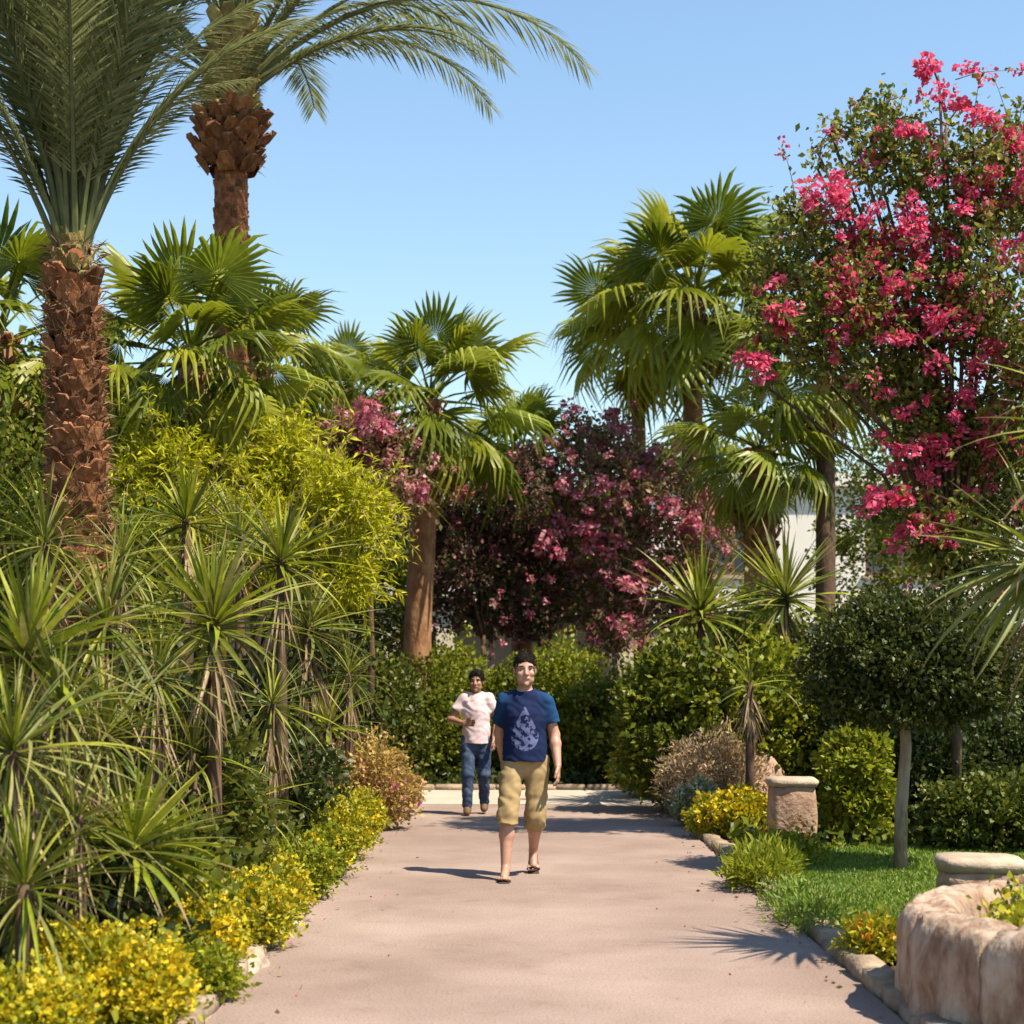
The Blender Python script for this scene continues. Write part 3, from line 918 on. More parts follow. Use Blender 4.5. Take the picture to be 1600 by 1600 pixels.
GE = 'yellow-leaved edging shrubs along the left kerb'
edging = [
    ('big yellow edging shrub in the bottom left corner, full of yellow flowers', 185, 7.35, -1.78, .36, .42, 'yellow_leaf', 1500),
    ('yellow edging shrub left of the corner one, cut by the bottom left edge', 60, 6.9, -2.02, .28, .30, 'yellow_leaf', 600),
    ('low green tuft between yellow edging shrubs beside the pale kerb stone', 345, 8.15, -1.55, .18, .22, 'bright_leaf', 0),
    ('second yellow edging shrub from the bottom left, golden flowers', 300, 8.7, -1.72, .30, .40, 'yellow_leaf', 900),
    ('third yellow edging shrub from the bottom left, brownish yellow top', 370, 9.7, -1.62, .32, .38, 'yellow_leaf', 700),
    ('fourth edging shrub from the bottom left, yellow with green patches', 430, 10.7, -1.62, .30, .36, 'yellow_leaf', 500),
    ('green edging shrub with few flowers halfway along the left kerb', 480, 11.8, -1.58, .32, .38, 'bright_leaf', 140),
    ('lime edging shrub after the green one along the left kerb', 510, 13.0, -1.56, .32, .40, 'bright_leaf', 260),
    ('lime yellow edging shrub before the rust-coloured bush', 535, 14.3, -1.56, .34, .44, 'yellow_leaf', 420),
    ('last yellow edging shrub, right in front of the rust-coloured bush', 560, 15.7, -1.58, .36, .46, 'yellow_leaf', 420),
]
for lb, px, Y, X, r, h, mt, nf in edging:
    bl = [(0, 0, h * .5, r, r, h * .5), (-r * .5, r * .3, h * .6, r * .6, r * .6, h * .45), (r * .35, -r * .3, h * .45, r * .55, r * .6, h * .42)]
    t = shrub(lb, px, Y, bl, int(900 * r / .3), 10, .038, mt, 'shrub', .30, .035, .1, .5, GE, 'edging_shrub', X)
    if nf:
        flowers(t, bl, nf // 2, 7, .026, 'yellow_flower', .016, .5)

t = shrub('rust and straw coloured bush at the left kerb near the far end of the path', 600, 17.0, [(0, 0, .48, .40, .36, .42), (.22, -.1, .36, .30, .28, .32), (-.25, 0, .5, .34, .32, .38)], 1000, 9, .05, 'ochre_leaf', 'bush', .3, .05, .1, .5, None, 'bush', -1.47)
flowers(t, [(.2, -.15, .28, .35, .3, .25)], 60, 6, .04, 'crimson_bract')

# lime tree: feathery yellow-green masses behind the dracaenas
xl, Yl = at(400, 1050, 16.4).x, 16.4
lime_px = [(565, 815, 44), (530, 860, 50), (480, 800, 60), (430, 840, 66), (370, 870, 66), (505, 905, 52), (448, 690, 34), (440, 740, 46), (235, 680, 34), (250, 720, 40), (205, 770, 50), (160, 800, 44), (300, 800, 56), (350, 760, 44), (395, 790, 48), (560, 780, 42), (520, 760, 40), (548, 905, 40), (250, 820, 50), (130, 770, 34), (225, 650, 26), (190, 715, 40), (285, 725, 40), (330, 700, 34), (100, 800, 34), (455, 655, 24)]
lime_bl = []
for px, py, r in lime_px:
    c = at(px, py, Yl); m = m_of(r, Yl)
    lime_bl.append((c.x - xl, random.uniform(-.35, .35), c.z, m, m * .9, m))
t = thing('lime_tree', 'feathery yellow-green tree spreading behind the dracaenas', 'tree', Vector((xl, Yl, 0)))
limb(t, [(0, 0, -.05), (.05, 0, .8), (-.05, .05, 1.6)], .10, .07, M['bark_grey'], 'trunk', 9)
for b in lime_bl:
    limb(t, [(-.05, .05, 1.5), (b[0] * .5, b[1] * .5, (1.5 + b[2]) * .5 + .1), (b[0], b[1], b[2])], .045, .012, M['bark_grey'])
foliage(t, 'crown', lime_bl, 2500, 12, .06, .105, .10, M['lime_tree'], .45, .25, .7, .1, None, .28, .25)
sprays(t, lime_bl, 420, .42, 26, .10, .10, 'lime_tree', 'bark_grey', .45, .5)


# bougainvilleas: foliage with separate flower clusters
def cluster_mesh(name, n, r, size, mat):
    u = unit(RNG.normal(size=(n, 3)))
    P = u * r * RNG.random((n, 1)) ** .6 * np.array([[1, 1, .8]])
    D = u + RNG.normal(size=(n, 3)) * .6
    L = size * (.75 + .5 * RNG.random(n))
    return leaves_mesh(name, P, D, L, L * .42, M[mat], .35)


CLP = [cluster_mesh('flower_cluster', 40, r, .046, 'pink_bract') for r in (.05, .07, .085)]
CLC = [cluster_mesh('flower_cluster', 36, r, .07, 'crimson_bract') for r in (.06, .08, .095)]


def clusters(t, blobs, n, meshes, focus=None, smin=.8, smax=1.4):
    P, U = blob_points(blobs, n * 3, 1, .03, .0, .05, None, 0.)
    order = RNG.permutation(len(P))
    c = 0
    for i in order:
        if U[i][2] < -.45:
            continue
        o = link('flower_cluster', random.choice(meshes), t)
        s = random.uniform(smin, smax)
        o.matrix_basis = Matrix.Translation(Vector(P[i])) @ Matrix.Rotation(random.uniform(0, 6.28), 4, 'Z') @ Matrix.Rotation(random.uniform(-.6, .6), 4, 'X') @ Matrix.Diagonal((s, s * random.uniform(.8, 1.2), s * random.uniform(.7, 1.1), 1))
        c += 1
        if c >= n:
            break


def flower_tree(label, px_foot, Y, pxb, n_twig, per, size, leaf, cl, n_cl, spots, trunk_r, mat='bark_dark', spread=.07, gap=.35, depth=.9, name='bougainvillea', n_spray=120):
    x0 = at(px_foot, 1050, Y).x
    t = thing(name, label, 'bougainvillea', Vector((x0, Y, 0)), 'bougainvilleas in flower')
    bl = []
    for px, py, r in pxb:
        c = at(px, py, Y); m = m_of(r, Y)
        bl.append((c.x - x0, random.uniform(-.5, .5) * depth, c.z, m, m * depth, m))
    lo = min(b[2] - b[5] for b in bl)
    fork = max(.5, lo + .15)
    limb(t, [(0, 0, -.05), (.05, .03, fork * .5), (0, 0, fork)], trunk_r, trunk_r * .7, M[mat], 'trunk', 9)
    for b in bl:
        limb(t, [(0, 0, fork - .1), (b[0] * .35, b[1] * .5, fork + (b[2] - fork) * .55), (b[0], b[1], b[2])], trunk_r * .45, .012, M[mat])
        for _ in range(3):
            u = Vector((random.gauss(0, 1), random.gauss(0, 1), random.gauss(.4, 1))).normalized()
            e = Vector((b[0], b[1], b[2])) + u * b[3] * .95
            limb(t, [(b[0], b[1], b[2]), tuple(Vector((b[0], b[1], b[2])).lerp(e, .5) + Vector((0, 0, .05))), tuple(e)], .012, .004, M[mat], 'twig', 5)
    foliage(t, 'crown', bl, n_twig, per, spread, size, .3, M[leaf], gap, .2, .5, 0., None, .22, .28)
    ends = sprays(t, bl, n_spray, .42 if size < .09 else .55, 15, size, .3, leaf, mat, .5, .35)
    E = np.array([tuple(e) for e, ln in ends[::2]])                # small blossoms at the shoot ends
    E = np.repeat(E, 14, axis=0) + RNG.normal(size=(len(E) * 14, 3)) * .035
    lb_ = .75 * size * (.7 + .5 * RNG.random(len(E)))
    o = link('flowers', leaves_mesh('flowers', E, RNG.normal(size=E.shape), lb_, lb_ * .42, M['pink_bract' if cl is CLP else 'crimson_bract'], .35), t); o['kind'] = 'stuff'
    if n_cl:
        clusters(t, bl, n_cl, cl)
    for px, py, r, n in spots:                      # denser patches of blossom
        c = at(px, py, Y); m = m_of(r, Y)
        clusters(t, [(c.x - x0, -.55 * depth, c.z, m, m * .8, m * .8)], n, cl, None, .9, 1.5)
    return t


flower_tree('large pink bougainvillea tree towering over the topiary at the right', 1490, 15.8,
            [(1385, 165, 30), (1450, 155, 34), (1362, 245, 34), (1305, 200, 18), (1275, 250, 16), (1590, 290, 50), (1400, 205, 36), (1470, 205, 52), (1500, 260, 58), (1410, 260, 48), (1580, 230, 40), (1330, 205, 22), (1290, 245, 18), (1340, 290, 26), (1560, 330, 75), (1450, 330, 80), (1340, 370, 60), (1240, 360, 42), (1280, 410, 50), (1200, 420, 42), (1190, 490, 40), (1230, 520, 44),
             (1330, 480, 84), (1440, 450, 100), (1560, 470, 120), (1280, 560, 50), (1390, 570, 84), (1510, 600, 110), (1610, 620, 120), (1490, 730, 90), (1590, 760, 110), (1430, 680, 54), (1460, 830, 70), (1570, 860, 90), (1200, 585, 22), (1400, 780, 44)],
            4700, 9, .068, 'boug_leaf', CLP, 95,
            [(1350, 395, 60, 16), (1260, 345, 55, 12), (1415, 400, 45, 12), (1340, 480, 55, 14), (1330, 540, 50, 10), (1440, 530, 50, 12), (1450, 340, 45, 7), (1590, 330, 45, 9), (1170, 590, 22, 6), (1200, 520, 32, 6), (1450, 160, 35, 6), (1500, 205, 30, 6), (1450, 660, 40, 8), (1425, 730, 40, 9), (1370, 790, 30, 8), (1420, 850, 35, 7), (1520, 590, 32, 5), (1400, 240, 30, 4), (1555, 430, 40, 8), (1590, 510, 34, 6), (1540, 290, 34, 6), (1585, 240, 28, 5), (1490, 470, 34, 5), (1590, 640, 34, 5), (1530, 700, 30, 4)],
            .055, 'bark_dark', gap=.5, n_spray=300)
flower_tree('dark crimson bougainvillea mass behind the walkers, right half', 960, 26.9,
            [(940, 750, 70), (1030, 780, 62), (890, 850, 62), (990, 860, 72), (1095, 840, 42), (920, 930, 50), (955, 690, 44), (1010, 940, 50), (870, 720, 40), (1060, 900, 48), (1120, 800, 30), (960, 985, 44), (900, 660, 26), (1040, 700, 30), (1065, 960, 40)],
            2300, 9, .085, 'boug_far_leaf', CLC, 225, [(880, 860, 45, 14), (950, 900, 45, 10), (1000, 790, 45, 8), (1100, 830, 35, 8), (920, 800, 40, 8)], .06, 'bark_grey', gap=.5, n_spray=220)
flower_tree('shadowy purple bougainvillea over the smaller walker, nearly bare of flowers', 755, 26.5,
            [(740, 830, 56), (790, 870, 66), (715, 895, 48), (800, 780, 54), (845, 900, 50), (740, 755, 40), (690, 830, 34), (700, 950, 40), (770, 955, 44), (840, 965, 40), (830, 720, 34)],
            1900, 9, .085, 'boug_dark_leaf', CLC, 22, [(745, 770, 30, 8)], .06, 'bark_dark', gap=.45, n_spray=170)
flower_tree('pink bougainvillea patch peeping out behind the lime tree', 575, 22.4,
            [(570, 690, 62), (520, 690, 50), (620, 720, 55), (600, 780, 60), (490, 720, 45)],
            800, 9, .08, 'boug_far_leaf', CLC, 30, [(575, 670, 36, 14)], .05, 'bark_dark')
flower_tree('rust-tinged bougainvillea among the lime tree and fan palms at the left', 395, 19.0,
            [(390, 680, 50), (350, 720, 50), (440, 700, 45)],
            380, 9, .07, 'rust_leaf', CLC, 8, [], .05, 'bark_dark', n_spray=60)

# topiary on a slim stem, clipped mushroom head
xt, Yt = at(1412, 1050, 13.3).x, 13.3
zc = at(1412, 1030, Yt).z
tt = thing('topiary', 'clipped dark mushroom-shaped topiary on a slim pale stem', 'topiary', Vector((xt, Yt, 0)))
limb(tt, [(-.03, 0, -.03), (-.02, 0, .5), (.02, 0, 1.0), (-.02, 0, zc)], .058, .04, M['bark_grey'], 'trunk', 9)
for i in range(7):
    a = i * .9
    limb(tt, [(0, 0, zc - .45), (.3 * math.cos(a), .3 * math.sin(a), zc - .15), (.55 * math.cos(a), .55 * math.sin(a), zc + .1)], .025, .008, M['bark_grey'])
hb = [(-.34, 0, zc - .03, .42, .52, .46), (-.05, 0, zc + .02, .52, .62, .49), (.28, .05, zc + .02, .50, .6, .48), (.55, .1, zc - .02, .42, .5, .46), (.1, 0, zc - .14, .78, .68, .38), (.1, 0, zc + .05, .66, .6, .45)]
foliage(tt, 'foliage', hb, 6800, 7, .03, .046, .34, M['topiary_leaf'], .0, .35, .8, 0., zc - .57, .05, .25)
foliage(tt, 'foliage', [(0, 0, zc, .6, .6, .42)], 900, 7, .06, .06, .4, M['dark_leaf'], .0, .1, .4, 0., zc - .5, .2, .6)

# right-hand shrubs
shrub('leafy green shrub with sunlit top between the pillar and the topiary stem', 1335, 15.6, [(0, 0, .66, .27, .3, .42), (.04, 0, .35, .26, .3, .34)], 1500, 8, .07, 'bright_leaf', 'shrub', .34, .04, .05)
for lb, px, Y, bl, nt, mt in (
    ('broad dark hedge behind the topiary stem at the right', 1480, 16.4, [(-.2, 0, .55, .75, .6, .55), (.9, .1, .6, .9, .6, .6), (1.9, .2, .6, .9, .6, .65)], 4200, 'dark_leaf'),
    ('low clipped hedge lit on top, in front of the broad dark one', 1555, 14.9, [(-.1, 0, .30, .55, .4, .33), (.7, 0, .32, .7, .4, .34)], 2200, 'hedge_leaf'),
    ('tall dark evergreen shrub at the right edge under the flowering tree', 1590, 17.6, [(0, 0, 1.3, .9, .8, 1.0), (1.0, .2, 1.4, 1.0, .8, 1.2), (-.7, .2, 1.2, .6, .6, .8)], 3600, 'dark_leaf'),
    ('dark shrub behind the topiary head', 1370, 18.5, [(0, 0, 1.0, .7, .6, .8), (.7, .3, 1.1, .7, .6, .9)], 2400, 'dark_leaf'),
):
    shrub(lb, px, Y, bl, nt, 8, .06, mt, 'hedge' if 'hedge' in lb else 'shrub', .36, .05, .0, .35, None, 'hedge' if 'hedge' in lb else 'shrub')
t = shrub('yellow flowering bush left of the stone pillar', 1145, 16.0, [(0, 0, .22, .32, .3, .20), (-.15, .1, .18, .25, .25, .17), (.1, -.1, .17, .25, .25, .16)], 620, 9, .05, 'yellow_leaf', 'bush', .3, .04, .1, .5, None, 'bush')
flowers(t, [(0, 0, .23, .33, .31, .21)], 260, 6, .036, 'yellow_flower')
t = shrub('small grey-green bush with white flowers at the right kerb', 1088, 17.3, [(0, 0, .22, .22, .22, .22)], 380, 8, .045, 'grey_leaf', 'bush', .32, .03, .05, .5, None, 'bush')
flowers(t, [(0, 0, .24, .23, .23, .23)], 40, 5, .03, 'white_petal')
shrub('yellow-green bush left of the boulder at the end of the right kerb', 1010, 21.2, [(0, 0, .38, .38, .35, .40), (.2, 0, .5, .3, .3, .3)], 700, 8, .06, 'yellow_leaf', 'bush', .3, .05, .1, .5, None, 'bush')
shrub('straw-coloured grassy bush on the near side of the boulder', 1105, 18.3, [(0, 0, .52, .42, .3, .42), (.32, 0, .42, .36, .3, .36), (-.2, -.1, .38, .3, .3, .32)], 1100, 8, .07, 'tan_leaf', 'bush', .12, .05, .1, .6, None, 'bush')
t = shrub('green and orange plant at the foot of the stone pillar', 1232, 13.9, [(0, 0, .10, .26, .25, .12), (-.2, -.2, .10, .2, .3, .11)], 420, 8, .055, 'bright_leaf', 'plant', .28, .04, .1, .6, None, 'bush')
flowers(t, [(0, 0, .18, .28, .25, .16)], 26, 5, .032, 'orange_petal')
shrub('low green tuft of blades by the right kerb beside the lawn', 1185, 12.3, [(0, 0, .12, .22, .35, .14), (.15, .6, .12, .2, .3, .14)], 420, 8, .09, 'bright_leaf', 'plant', .10, .04, .1, .9, None, 'bush')
t = shrub('small yellow and orange plant beside the stone planter', 1362, 9.15, [(0, 0, .11, .13, .14, .12)], 190, 8, .045, 'yellow_leaf', 'plant', .28, .03, .05, .6, None, 'bush')
flowers(t, [(0, 0, .13, .13, .14, .11)], 26, 5, .03, 'orange_petal')
shrub('sprawling green grass clump where the lawn meets the path', 1300, 10.4, [(-.1, 0, .07, .25, .5, .09), (-.1, .7, .07, .2, .4, .09)], 420, 8, .06, 'grass', 'plant', .10, .04, .1, .9, None, 'bush')

# hedge row that closes the view beyond the end of the path
GH = 'rounded shrubs closing the end of the path'
for i, (lb, px, Y, h, r, mt) in enumerate((
    ('dark rounded shrub at the end of the path, directly left of the smaller walker', 655, 24.0, 1.85, .62, 'green_leaf'),
    ('lime-topped shrub at the end of the path, above the smaller walker', 705, 24.9, 2.1, .6, 'bright_leaf'),
    ('green shrub at the end of the path, behind the head of the man in navy', 800, 24.3, 1.75, .65, 'green_leaf'),
    ('yellow-green shrub at the end of the path, just right of the man in navy', 880, 24.6, 2.05, .62, 'bright_leaf'),
    ('dark shrub at the end of the path with pale stems rising behind it', 950, 23.9, 1.5, .66, 'green_leaf'),
    ('green shrub at the end of the path, farthest right before the bushes', 1035, 24.6, 1.9, .66, 'green_leaf'),
    ('shaded shrub at the end of the path, farthest left by the rust-coloured bush', 590, 23.3, 1.8, .6, 'hedge_leaf'),
)):
    bl = [(0, 0, h * .55, r, r * .8, h * .45), (r * .4, -.1, h * .35, r * .8, r * .7, h * .35), (-r * .4, .05, h * .4, r * .8, r * .7, h * .38)]
    shrub(lb, px, Y, bl, 1700, 8, .075, mt, 'shrub', .34, .055, .12, .4, GH)

GM = 'leafy shrubs filling the middle distance'
for lb, px, Y, zc_, r, rz, mt, nt in (
    ('leafy green shrub under the twin-tufted dracaena', 1065, 19.0, 1.05, .60, .98, 'green_leaf', 1500),
    ('bright green shrub behind the stone pillar', 1200, 18.9, 1.0, .62, .98, 'bright_leaf', 1500),
    ('dense green shrub below the short stout palm', 1165, 21.3, 1.35, .85, 1.25, 'green_leaf', 2300),
    ('green shrub behind the topiary and left of the dark hedge', 1290, 20.0, 1.1, .8, 1.1, 'hedge_leaf', 2000),
    ('tall green shrub between the nearest palm trunk and the left edge', 20, 14.5, 2.3, .8, 1.5, 'green_leaf', 2300),
    ('green shrub right behind the nearest palm trunk', 180, 15.2, 1.9, .9, 1.2, 'green_leaf', 2200),
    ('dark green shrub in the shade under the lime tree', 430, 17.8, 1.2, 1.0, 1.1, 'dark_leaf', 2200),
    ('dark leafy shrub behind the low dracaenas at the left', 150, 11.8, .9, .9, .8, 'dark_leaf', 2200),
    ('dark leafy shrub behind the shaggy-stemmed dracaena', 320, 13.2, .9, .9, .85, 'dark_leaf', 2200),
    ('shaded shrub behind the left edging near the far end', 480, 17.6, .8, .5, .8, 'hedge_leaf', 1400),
    ('large green bush at the left edge above the thicket', 0, 20.0, 3.6, 1.2, 1.9, 'green_leaf', 2200),
    ('green tree filling behind the left fan palms', 250, 22.5, 3.4, 1.5, 2.0, 'green_leaf', 3000),
    ('green tree behind the lime tree and central palm trunk', 520, 26.5, 3.0, 1.3, 2.0, 'green_leaf', 2600),
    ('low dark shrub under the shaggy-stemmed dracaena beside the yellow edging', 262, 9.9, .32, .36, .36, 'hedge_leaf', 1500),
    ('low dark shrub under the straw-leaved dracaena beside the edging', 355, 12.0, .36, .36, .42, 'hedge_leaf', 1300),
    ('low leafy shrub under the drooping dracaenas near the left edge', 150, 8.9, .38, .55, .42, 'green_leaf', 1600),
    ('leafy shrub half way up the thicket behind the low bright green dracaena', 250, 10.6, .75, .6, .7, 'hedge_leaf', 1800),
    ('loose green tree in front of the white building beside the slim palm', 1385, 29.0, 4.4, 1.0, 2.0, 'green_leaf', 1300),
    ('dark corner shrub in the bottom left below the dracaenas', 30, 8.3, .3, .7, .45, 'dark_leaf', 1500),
):
    bl = [(0, 0, zc_, r, r * .8, rz), (r * .45, .1, zc_ * .8, r * .7, r * .6, rz * .7), (-r * .5, -.05, zc_ * .85, r * .7, r * .6, rz * .75)]
    shrub(lb, px, Y, bl, nt, 8, .085 if Y > 16 else .07, mt, 'tree' if 'tree filling' in lb or 'green tree' in lb else 'shrub', .34, .06, .45 if 'loose' in lb else .18, .4, GM, 'leafy_tree' if 'tree filling' in lb or 'green tree' in lb else 'shrub')

# distant trees behind everything
GT = 'trees on the skyline behind the garden'
for lb, px, Y, top, r, mt in (
    ('far green tree behind the central fan palm', 700, 42, 720, 2.8, 'hedge_leaf'),
    ('far green tree left of the central fan palm', 500, 40, 690, 2.6, 'hedge_leaf'),
    ('far dark tree behind the crimson bougainvillea', 930, 44, 735, 2.8, 'hedge_leaf'),
    ('far green tree behind the tallest fan palm', 1080, 40, 690, 2.2, 'green_leaf'),
    ('far green tree behind the large flowering tree', 1640, 47, 640, 2.6, 'green_leaf'),
    ('far green tree at the left behind the tall date palm', 300, 38, 620, 2.8, 'green_leaf'),
    ('far green tree at the left edge', 60, 36, 560, 2.8, 'green_leaf'),
):
    zt = at(px, top, Y).z
    bl = [(0, 0, zt - r * .75, r, r, r * .75), (r * .7, 0, zt - r * 1.1, r * .8, r * .8, r * .7), (-r * .7, 0, zt - r * 1.15, r * .8, r * .8, r * .7), (0, 0, zt - r * 1.6, r * 1.1, r, r * .8)]
    t = thing('leafy_tree', lb, 'tree', Vector((at(px, 1050, Y).x, Y, 0)), GT)
    limb(t, [(0, 0, -.05), (.1, 0, zt * .3), (0, 0, zt * .6)], .2, .12, M['bark_dark'], 'trunk', 8)
    foliage(t, 'crown', bl, 2200, 7, .16, .22, .36, M[mt], .15, .35, .6, 0., .2, .16, .2)


# ------------------------------------------------------------------ stone things
def lathe_ring(name, cx, r_out, r_in, z0, z1, mat, rim_mat, seg=96, seed=1.0):
    """thick weathered ring wall; outer face first, then rim, then inner face"""
    prof = []
    nz = 16
    for i in range(nz + 1):
        t = i / nz
        prof.append((r_out - .03 * t + .02 * math.sin(t * 3.1), z0 + (z1 - z0 - .05) * t))
    for a in (20, 50, 80):
        prof.append((r_out - .08 + .06 * math.cos(R(a)), z1 - .06 + .06 * math.sin(R(a))))
    nr = 6
    for i in range(1, nr):
        prof.append((r_out - .08 + (r_in + .05 - r_out + .08) * i / nr, z1 + .004))
    for a in (80, 40, 5):
        prof.append((r_in + .05 - .05 * math.cos(R(a)), z1 - .05 + .05 * math.sin(R(a))))
    prof.append((r_in, z1 - .25))
    v, f, mi = [], [], []
    for k in range(seg):
        th = 2 * math.pi * k / seg
        for (r, z) in prof:
            p = Vector((math.cos(th) * r, math.sin(th) * r, z))
            nn = mnoise.noise(Vector((p.x * 2.2, p.y * 2.2, z * 1.3 + seed))) * .05 + mnoise.noise(Vector((p.x * 8, p.y * 8, z * 3 + seed))) * .022
            st = mnoise.noise(Vector((th * 14, seed, z * .8))) * .022
            q = Vector((math.cos(th), math.sin(th), 0))
            onrim = z > z1 - .08
            p += q * (nn + (0 if onrim else st))
            if onrim:
                p.z += mnoise.noise(Vector((p.x * 5, p.y * 5, seed + 4))) * .022
            v.append(p)
    m = len(prof)
    for k in range(seg):
        k2 = (k + 1) % seg
        for i in range(m - 1):
            f.append((k * m + i, k2 * m + i, k2 * m + i + 1, k * m + i + 1))
            mi.append(1 if prof[i][1] > z1 - .07 else 0)
    me = make_mesh(name, v, f, [mat, rim_mat], True)
    me.polygons.foreach_set('material_index', np.array(mi, dtype=np.int32))
    return me


pc = Vector((3.20, 7.75, -.02))
pl = thing('stone_planter', 'big round weathered stone planter in the bottom right corner', 'planter', pc)
prng = random.Random(21)


def arc_stone(name, a0, a1, r0, r1, z0, z1, mat, seed, rough=.02, na=5, nr=3, nz=6):
    """one weathered stone of a ring wall, rounded and chipped, built as a displaced block"""
    import bmesh
    bm = bmesh.new()
    bmesh.ops.create_cube(bm, size=1.0)
    bmesh.ops.subdivide_edges(bm, edges=bm.edges[:], cuts=9, use_grid_fill=True)
    rad = (r0 + r1) / 2
    for v in bm.verts:
        p = v.co.copy() * 2
        m = max(abs(p.x), abs(p.y), abs(p.z))
        e = Vector([max(0., abs(q) - .72) for q in p]).length
        k = 1 - .13 * max(0, e - .30)
        if p.z > .2:                                # worn, rounded top edge
            p.y *= 1 - .35 * ((p.z - .2) / .8) ** 4
        p = p * k * .5
        a = (a0 + a1) / 2 + (a1 - a0) * p.x; r = rad + (r1 - r0) * p.y; z = (z0 + z1) / 2 + (z1 - z0) * p.z
        w = Vector((math.cos(a) * r, math.sin(a) * r, z))
        w += mnoise.noise_vector(w * 5.5 + Vector((seed, seed * 2, 0))) * rough * 1.5 + mnoise.noise_vector(Vector((w.x * 17, w.y * 17, w.z * 8)) + Vector((seed, 0, 0))) * rough * .75 + mnoise.noise_vector(w * 40) * rough * .25
        v.co = w
    me = bpy.data.meshes.new(name)
    bmesh.ops.recalc_face_normals(bm, faces=bm.faces[:])
    bm.to_mesh(me); bm.free()
    me.polygons.foreach_set('use_smooth', np.ones(len(me.polygons), dtype=bool))
    me.materials.append(mat)
    return me


core = MB()
for k in range(48):
    b0, b1 = 2 * math.pi * k / 48, 2 * math.pi * (k + 1) / 48
    c4 = [(math.cos(b) * r_, math.sin(b) * r_, z_) for b in (b0, b1) for r_ in (1.10, 1.27) for z_ in (0, .34)]
    core.add(c4, [(2, 6, 7, 3), (0, 1, 5, 4), (1, 3, 7, 5)])
link('core', core.mesh('core', M['soil']), pl)
a = 0.0
while a < 6.283 - .05:
    w_ = min(prng.uniform(.42, .72), 6.283 - a)
    if 6.283 - a - w_ < .3: w_ = 6.283 - a
    link('stone', arc_stone('stone', a + .002, a + w_ - .002, 1.05 + prng.uniform(-.01, .01), 1.37 + prng.uniform(-.01, .01), -.05, .51 + prng.uniform(-.012, .012), M['planter'], prng.random() * 20, .022), pl)
    a += w_
sv_, sf_ = [(0, 0, .37)], []
for k in range(40):
    a = 2 * math.pi * k / 40
    sv_.append((math.cos(a) * 1.12, math.sin(a) * 1.12, .33))
for k in range(40):
    sf_.append((0, 1 + k, 1 + (k + 1) % 40))
link('soil', make_mesh('soil', sv_, sf_, M['soil'], True), pl)
t = thing('planter_plant', 'low yellow-green plants growing in the round stone planter', 'plant', Vector((3.1, 7.7, .36)))
foliage(t, 'foliage', [(-.45, -.1, .05, .42, .5, .10), (.2, .1, .06, .6, .6, .12), (-.2, .55, .05, .5, .3, .10), (0, -.6, .05, .6, .3, .09)], 1100, 8, .04, .05, .3, M['yellow_leaf'], .15, .6, .3)
foliage(t, 'foliage', [(-.1, .2, .05, .8, .7, .12)], 500, 7, .04, .05, .3, M['bright_leaf'], .15, .6, .3)
t = thing('planter_plant', 'grey-green leafy plant rising from the back of the round planter', 'plant', Vector((2.98, 8.55, .35)))
for i in range(5):
    a = i * 1.3
    limb(t, [(0, 0, 0), (.05 * math.cos(a), .05 * math.sin(a), .14), (.16 * math.cos(a), .13 * math.sin(a), .28)], .008, .004, M['bark_grey'], 'stem', 5)
foliage(t, 'foliage', [(0, 0, .25, .2, .18, .14)], 120, 7, .03, .06, .32, M['grey_leaf'], .1, .4, .6)

sb = thing('stone_block', 'pale low stone block just behind the round planter', 'stone block', Vector((2.98, 10.7, 0)))
for k_, (w_, d_, h_, z_, m_) in enumerate(((.50, .42, .20, -.02, 'pillar'), (.47, .40, .16, .17, 'pillar'), (.50, .42, .10, .32, 'cap'))):
    o = link('stone', stone_mesh('stone', w_, d_, h_, M[m_], 3.3 + k_, .07, 3), sb); o.location = (.012 * k_, 0, z_)


pp = thing('stone_pillar', 'squat brown stone pillar with pale cap beside the lawn', 'pillar', at(1237, 1050, 15.0) * 1.0)
pp.location.z = 0
prg = random.Random(5)
row = 0; z = 0.0
link('body', stone_mesh('body', .40, .40, .60, M['pillar'], 4.4, .045, 6), pp)
o = link('cap', stone_mesh('cap', .43, .43, .075, M['cap'], 2.2, .035, 4), pp); o.location = (0, 0, .575)

import bmesh


def boulder(label, loc, sx, sy, sz, seed, mat='rock', name='boulder'):
    bm = bmesh.new()
    bmesh.ops.create_icosphere(bm, subdivisions=5, radius=1.0)
    for v in bm.verts:
        p = v.co.copy()
        d = 1 + .28 * mnoise.noise(p * 1.1 + Vector((seed, 0, 0))) + .12 * mnoise.noise(p * 2.7 + Vector((0, seed, 0))) + .05 * mnoise.noise(p * 7 + Vector((seed, seed, 0)))
        c = mnoise.cell(p * 1.6 + Vector((seed, 2, 1)))
        p = p * (d + .05 * c + .035 * mnoise.noise(p * 14))
        v.co = Vector((p.x * sx, p.y * sy, max(-.05, p.z * sz)))
    me = bpy.data.meshes.new(name)
    bm.to_mesh(me); bm.free()
    me.polygons.foreach_set('use_smooth', np.ones(len(me.polygons), dtype=bool))
    me.materials.append(M[mat])
    o = link(name, me, None, loc)
    return tag(o, label, 'boulder')


